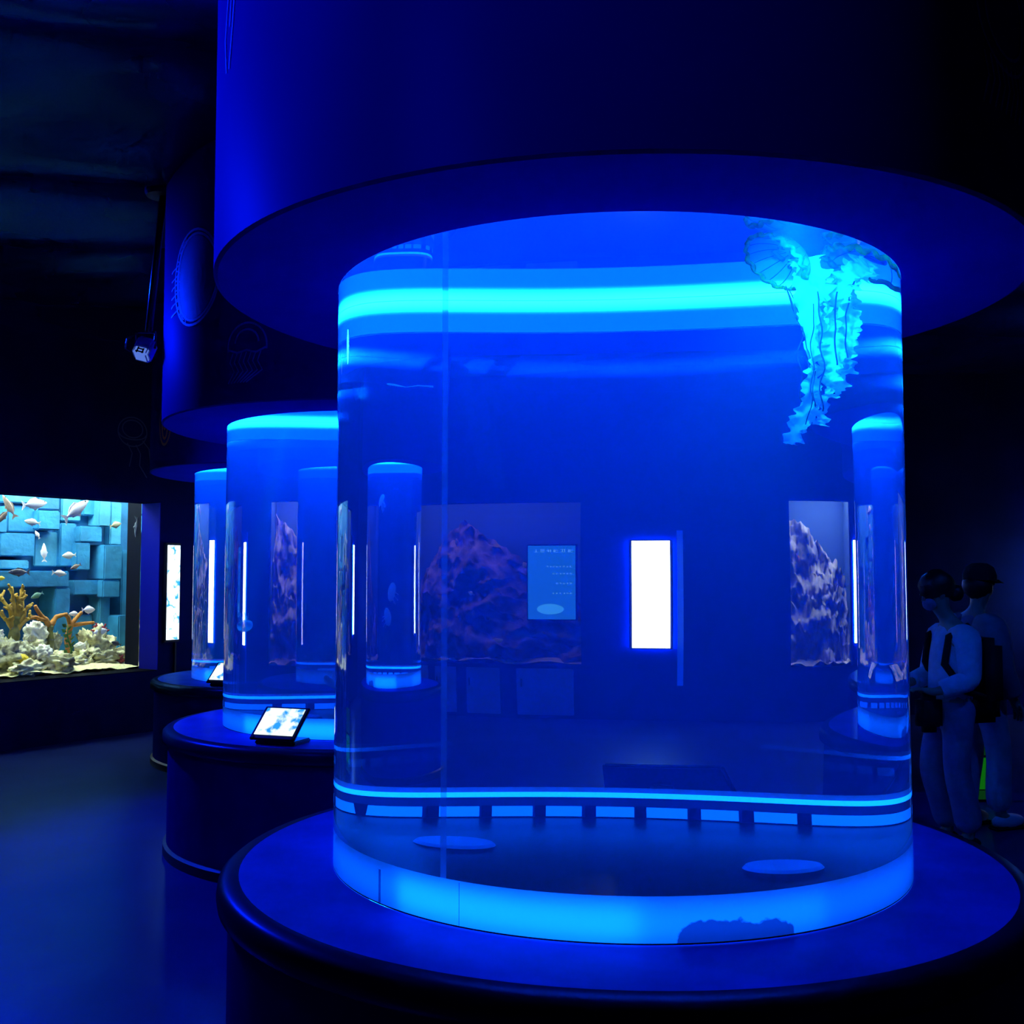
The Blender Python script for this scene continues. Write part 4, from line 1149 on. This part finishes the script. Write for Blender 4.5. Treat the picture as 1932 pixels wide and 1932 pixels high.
# ---------------------------------------------------------------- visitors
pmat('skin', (0.42, 0.27, 0.20), rough=0.55)
pmat('hair', (0.012, 0.010, 0.010), rough=0.5, var=0.3, vscale=40)
pmat('shirt_pale', (0.50, 0.56, 0.70), rough=0.8, var=0.08, vscale=20, bump=0.3, bscale=30)
pmat('trousers_blue', (0.16, 0.18, 0.34), rough=0.85, var=0.1, vscale=15, bump=0.3, bscale=25)
pmat('trousers_pale', (0.30, 0.36, 0.48), rough=0.85, var=0.1, vscale=15, bump=0.3, bscale=25)
pmat('jacket_grey', (0.16, 0.18, 0.26), rough=0.85, var=0.1, vscale=15, bump=0.3, bscale=25)
pmat('cloth_black', (0.008, 0.008, 0.012), rough=0.9, bump=0.3, bscale=25)
pmat('shoe_white', (0.6, 0.6, 0.65), rough=0.6)
pmat('mask_blue', (0.12, 0.16, 0.3), rough=0.7)


def skin(name, verts, edges, mat, parent, sub=2, root_i=0):
    me = bpy.data.meshes.new(name + '_skeleton')
    me.from_pydata([v[0] for v in verts], edges, [])
    ob = bpy.data.objects.new(name + '_skeleton', me); COL.objects.link(ob)
    md = ob.modifiers.new('skin', 'SKIN'); md.use_smooth_shade = True
    for i, v in enumerate(verts):
        sv = me.skin_vertices[0].data[i]
        r = v[1] if hasattr(v[1], '__len__') else (v[1], v[1])
        sv.radius = r; sv.use_root = (i == root_i)
    sb = ob.modifiers.new('sub', 'SUBSURF'); sb.levels = sub; sb.render_levels = sub
    dg = bpy.context.evaluated_depsgraph_get()
    m2 = bpy.data.meshes.new_from_object(ob.evaluated_get(dg)); m2.name = name
    for p in m2.polygons: p.use_smooth = True
    m2.materials.clear(); m2.materials.append(MATS[mat])
    bpy.data.objects.remove(ob, do_unlink=True)
    o = bpy.data.objects.new(name, m2); COL.objects.link(o); o.parent = parent
    return o


def chain(base, pts, verts, edges):
    """append a chain hanging from vertex index base"""
    prev = base
    for p, r in pts:
        verts.append((Vector(p), r)); edges.append((prev, len(verts) - 1)); prev = len(verts) - 1
    return prev


def person(loc, rz, label, S, pose):
    """local frame: facing +x, left side +y, z up"""
    root = empty('person', loc, rz); root.scale = (S, S, S); tag(root, label, 'person', 'visitors at the tanks')
    hd = pose['head_tilt']
    V = [(Vector((0.0, 0, 0.93)), (0.12, 0.15))]; E_ = []
    ch = chain(0, [((0.0, 0, 1.06), (0.10, 0.125)), ((-0.01, 0, 1.22), (0.105, 0.14)), ((-0.02, 0, 1.34), (0.09, 0.15))], V, E_)
    nk = chain(ch, [((-0.01 + 0.01 * hd, 0, 1.43), 0.052), ((0.012 + 0.05 * hd, 0, 1.485), 0.050)], V, E_)
    h1 = chain(nk, [((0.02 + 0.09 * hd, 0, 1.56), (0.088, 0.072)), ((0.02 + 0.12 * hd, 0, 1.63), (0.088, 0.075))], V, E_)
    hands = []
    for sd in (-1, 1):
        k = chain(0, [((0.0, sd * 0.09, 0.86), 0.088), ((0.03 + pose['leg'][sd][0], sd * 0.09, 0.48), 0.058), ((pose['leg'][sd][1], sd * 0.09, 0.09), 0.042), ((pose['leg'][sd][1] + 0.10, sd * 0.10, 0.045), 0.036)], V, E_)
        sh, el, wr, hn = pose['arm'][sd]
        k = chain(ch, [(sh, 0.055), (el, 0.040), (wr, 0.028)], V, E_)
        d = (Vector(hn) - Vector(wr)).normalized()
        side = d.cross(Vector((0, 0, 1)))
        side = side.normalized() if side.length > 0.1 else Vector((0, 1, 0))
        nrm = side.cross(d)
        pm = chain(k, [(Vector(wr) + d * 0.045, (0.032, 0.018))], V, E_)
        for f in range(4):                              # four fingers, unequal and curled
            o_ = side * (0.030 - 0.02 * f); L = (0.066, 0.076, 0.070, 0.056)[f]
            b0 = Vector(wr) + d * 0.080 + o_
            chain(pm, [(b0, 0.0098), (b0 + d * L * 0.5 - nrm * 0.010, 0.0090), (b0 + d * L * 0.8 - nrm * 0.032, 0.0080)], V, E_)
        tb = Vector(wr) + d * 0.03 + side * 0.034 * pose.get('thumb', 1)
        chain(pm, [(tb, 0.011), (tb + d * 0.032 + side * 0.016 - nrm * 0.014, 0.0095), (tb + d * 0.055 + side * 0.012 - nrm * 0.028, 0.0085)], V, E_)
    body = skin('body', V, E_, 'skin', root, 2)
    hx = 0.02 + 0.11 * hd; Mh = Matrix.Translation((hx, 0, 1.605)) @ Matrix.Rotation(0.55 * hd, 4, 'Y')
    MB().add([Mh @ Vector(p) for p in ((0.085, 0, 0.02), (0.112, 0, -0.025), (0.085, 0.018, -0.032), (0.085, -0.018, -0.032))], [(0, 2, 1), (0, 1, 3), (1, 2, 3)]).build('nose', 'skin', root)
    for sd in (-1, 1):
        MB().ball(Mh @ Vector((0.080, sd * 0.032, 0.012)), 0.012, 8, 6).build('eye', 'eye_black', root, smooth=True)
        MB().ball(Mh @ Vector((0.0, sd * 0.078, -0.01)), (0.02, 0.010, 0.03), 8, 6).build('ear', 'skin', root, smooth=True)
    MB().ball(Mh @ Vector((0.083, 0, -0.055)), (0.008, 0.024, 0.007), 8, 6).build('mouth', 'coral_red', root, smooth=True)
    return root, Mh


def sleeve_top(root, pose, mat, name, hem=0.84, loose=0.02, cuff=0.85):
    V = [(Vector((0.0, 0, hem)), (0.125 + loose, 0.165 + loose))]; E_ = []
    ch = chain(0, [((0.0, 0, 1.02), (0.115 + loose, 0.14 + loose)), ((-0.01, 0, 1.22), (0.118 + loose, 0.145 + loose)), ((-0.02, 0, 1.345), (0.098, 0.15))], V, E_)
    chain(ch, [((-0.012, 0, 1.425), 0.066)], V, E_)
    top = skin(name, V, E_, mat, root, 2)
    for sd in (-1, 1):
        sh, el, wr, hn = [Vector(p) for p in pose['arm'][sd]]
        P = [Vector((-0.02, sd * 0.07, 1.33)), sh, sh.lerp(el, 0.35), sh.lerp(el, 0.7), el, el.lerp(wr, 0.3), el.lerp(wr, 0.6), el.lerp(wr, cuff)]
        rr = [0.07, 0.076, 0.070, 0.064, 0.058, 0.055, 0.051, 0.046]
        q = []; r2 = []
        for i in range(len(P) - 1):
            for k in range(4):
                q.append(P[i].lerp(P[i + 1], k / 4)); r2.append(rr[i] + (rr[i + 1] - rr[i]) * k / 4 + loose * 0.4)
        for _ in range(3):
            q = [q[0]] + [(q[i - 1] + q[i] * 2 + q[i + 1]) / 4 for i in range(1, len(q) - 1)] + [q[-1]]
        MB().tube(q, r2, 14).build('sleeve', mat, top, smooth=True)
    return top


def trousers(root, pose, mat, flare=0.0, name='trousers', low=0.10):
    V = [(Vector((0.0, 0, 0.98)), (0.125, 0.155))]; E_ = []
    h = chain(0, [((0.0, 0, 0.88), (0.13, 0.17))], V, E_)
    for sd in (-1, 1):
        l0, l1 = pose['leg'][sd]
        chain(h, [((0.0, sd * 0.09, 0.80), 0.105), ((0.02 + l0 * 0.6, sd * 0.092, 0.64), 0.092), ((0.03 + l0, sd * 0.09, 0.48), 0.078 + flare * .4), ((l0 * 0.4 + l1 * 0.6, sd * 0.09, 0.26), 0.072 + flare), ((l1, sd * 0.09, low), 0.070 + flare * 1.4)], V, E_)
    return skin(name, V, E_, mat, root, 2)


def shoes(root, pose, mat):
    for sd in (-1, 1):
        l1 = pose['leg'][sd][1]
        sh = MB().ball((l1 + 0.065, sd * 0.095, 0.05), (0.135, 0.048, 0.05), 14, 10).build('shoe', mat, root, smooth=True)
        MB().bbox((l1 + 0.065, sd * 0.095, 0.012), (0.27, 0.095, 0.024), 0.01).build('sole', 'cloth_black', sh)


# woman with a hair bun, facing the tanks (picture left), looking down
pose = {'head_tilt': 0.55, 'leg': {-1: (0.06, -0.02), 1: (-0.01, -0.06)},
        'arm': {1: [(-0.03, 0.17, 1.33), (-0.01, 0.225, 1.07), (0.20, 0.17, 0.99), (0.30, 0.12, 1.02)],
                -1: [(-0.03, -0.17, 1.33), (0.02, -0.22, 1.07), (0.22, -0.12, 1.02), (0.31, -0.07, 1.05)]}}
wm, Mh = person((2.60, 6.45, 0), pi + 0.12, 'visitor in a pale blue shirt with dark hair bun, looking down beside the nearest tank', 0.935, pose)
sleeve_top(wm, pose, 'shirt_pale', 'shirt', hem=0.86)
trousers(wm, pose, 'trousers_blue', flare=0.018)
shoes(wm, pose, 'cloth_black')
hr = MB().ball(Mh @ Vector((-0.018, 0, 0.035)), (0.112, 0.098, 0.105), 18, 14, disp=0.12, seed=2).build('hair', 'hair', wm, smooth=True)
MB().ball(Mh @ Vector((-0.125, 0, -0.045)), (0.055, 0.05, 0.052), 14, 10, disp=0.2, seed=3).build('bun', 'hair', hr, smooth=True)
MB().add([Mh @ Vector((0.060 + 0.03 * (1 - abs(q) ** 2), 0.075 * q, z)) for z in (0.07, 0.035) for q in (-1, -0.5, 0, 0.5, 1)], [(i, i + 1, i + 6, i + 5) for i in range(4)]).build('fringe', 'hair', hr)
MB().ball(Mh @ Vector((0.062, 0, -0.055)), (0.042, 0.058, 0.045), 12, 8).build('face_mask', 'mask_blue', wm, smooth=True)
bp = MB().bbox((-0.215, 0, 1.10), (0.17, 0.30, 0.44), 0.05).build('backpack', 'cloth_black', wm, smooth=True)
for sd in (-1, 1):
    MB().tube([(-0.16, sd * 0.11, 1.31), (-0.06, sd * 0.13, 1.405), (0.07, sd * 0.125, 1.33), (0.10, sd * 0.12, 1.16), (0.0, sd * 0.17, 1.0), (-0.16, sd * 0.13, 0.95)], 0.022, 6, flat=0.5).build('strap', 'cloth_black', bp, smooth=True)
MB().bbox((0.20, 0.10, 0.86), (0.16, 0.12, 0.24), 0.04).build('handbag', 'cloth_black', wm, smooth=True)
MB().bbox((0.305, 0.03, 1.045), (0.012, 0.075, 0.15), 0.004, M=None).build('phone', 'case_dark', wm)

pose2 = {'head_tilt': 0.1, 'leg': {-1: (0.04, 0.06), 1: (-0.02, -0.06)},
         'arm': {1: [(-0.03, 0.17, 1.33), (-0.05, 0.23, 1.06), (0.05, 0.21, 0.84), (0.10, 0.20, 0.76)],
                 -1: [(-0.03, -0.17, 1.33), (-0.03, -0.24, 1.06), (0.08, -0.22, 0.85), (0.13, -0.21, 0.77)]}}
mn, Mh = person((3.0, 6.98, 0), 0.35, 'visitor in a grey jacket and peaked cap standing behind the one with the bun', 0.96, pose2)
sleeve_top(mn, pose2, 'jacket_grey', 'jacket', hem=0.72, loose=0.045)
trousers(mn, pose2, 'trousers_pale', flare=0.012)
shoes(mn, pose2, 'shoe_white')
MB().ball(Mh @ Vector((-0.02, 0, -0.005)), (0.104, 0.094, 0.10), 16, 12, disp=0.1, seed=4).build('hair', 'hair', mn, smooth=True)
cp = MB().lathe([(0.108, 0.0), (0.108, 0.04), (0.09, 0.09), (0.05, 0.115), (0.0, 0.12)], 20, M=Mh @ Matrix.Translation((-0.005, 0, 0.03))).build('cap', 'cloth_black', mn, smooth=True)
MB().add([Mh @ Vector((0.08 + 0.10 * c_ * cos(q), 0.085 * sin(q), 0.04 - 0.02 * c_)) for c_ in (0, 1) for q in [-1.4 + 0.35 * i for i in range(9)]], [(i, i + 1, i + 10, i + 9) for i in range(8)]).build('peak', 'cloth_black', cp)
MB().bbox((-0.16, -0.20, 0.92), (0.26, 0.10, 0.40), 0.04).build('shoulder_bag', 'cloth_black', mn, smooth=True)
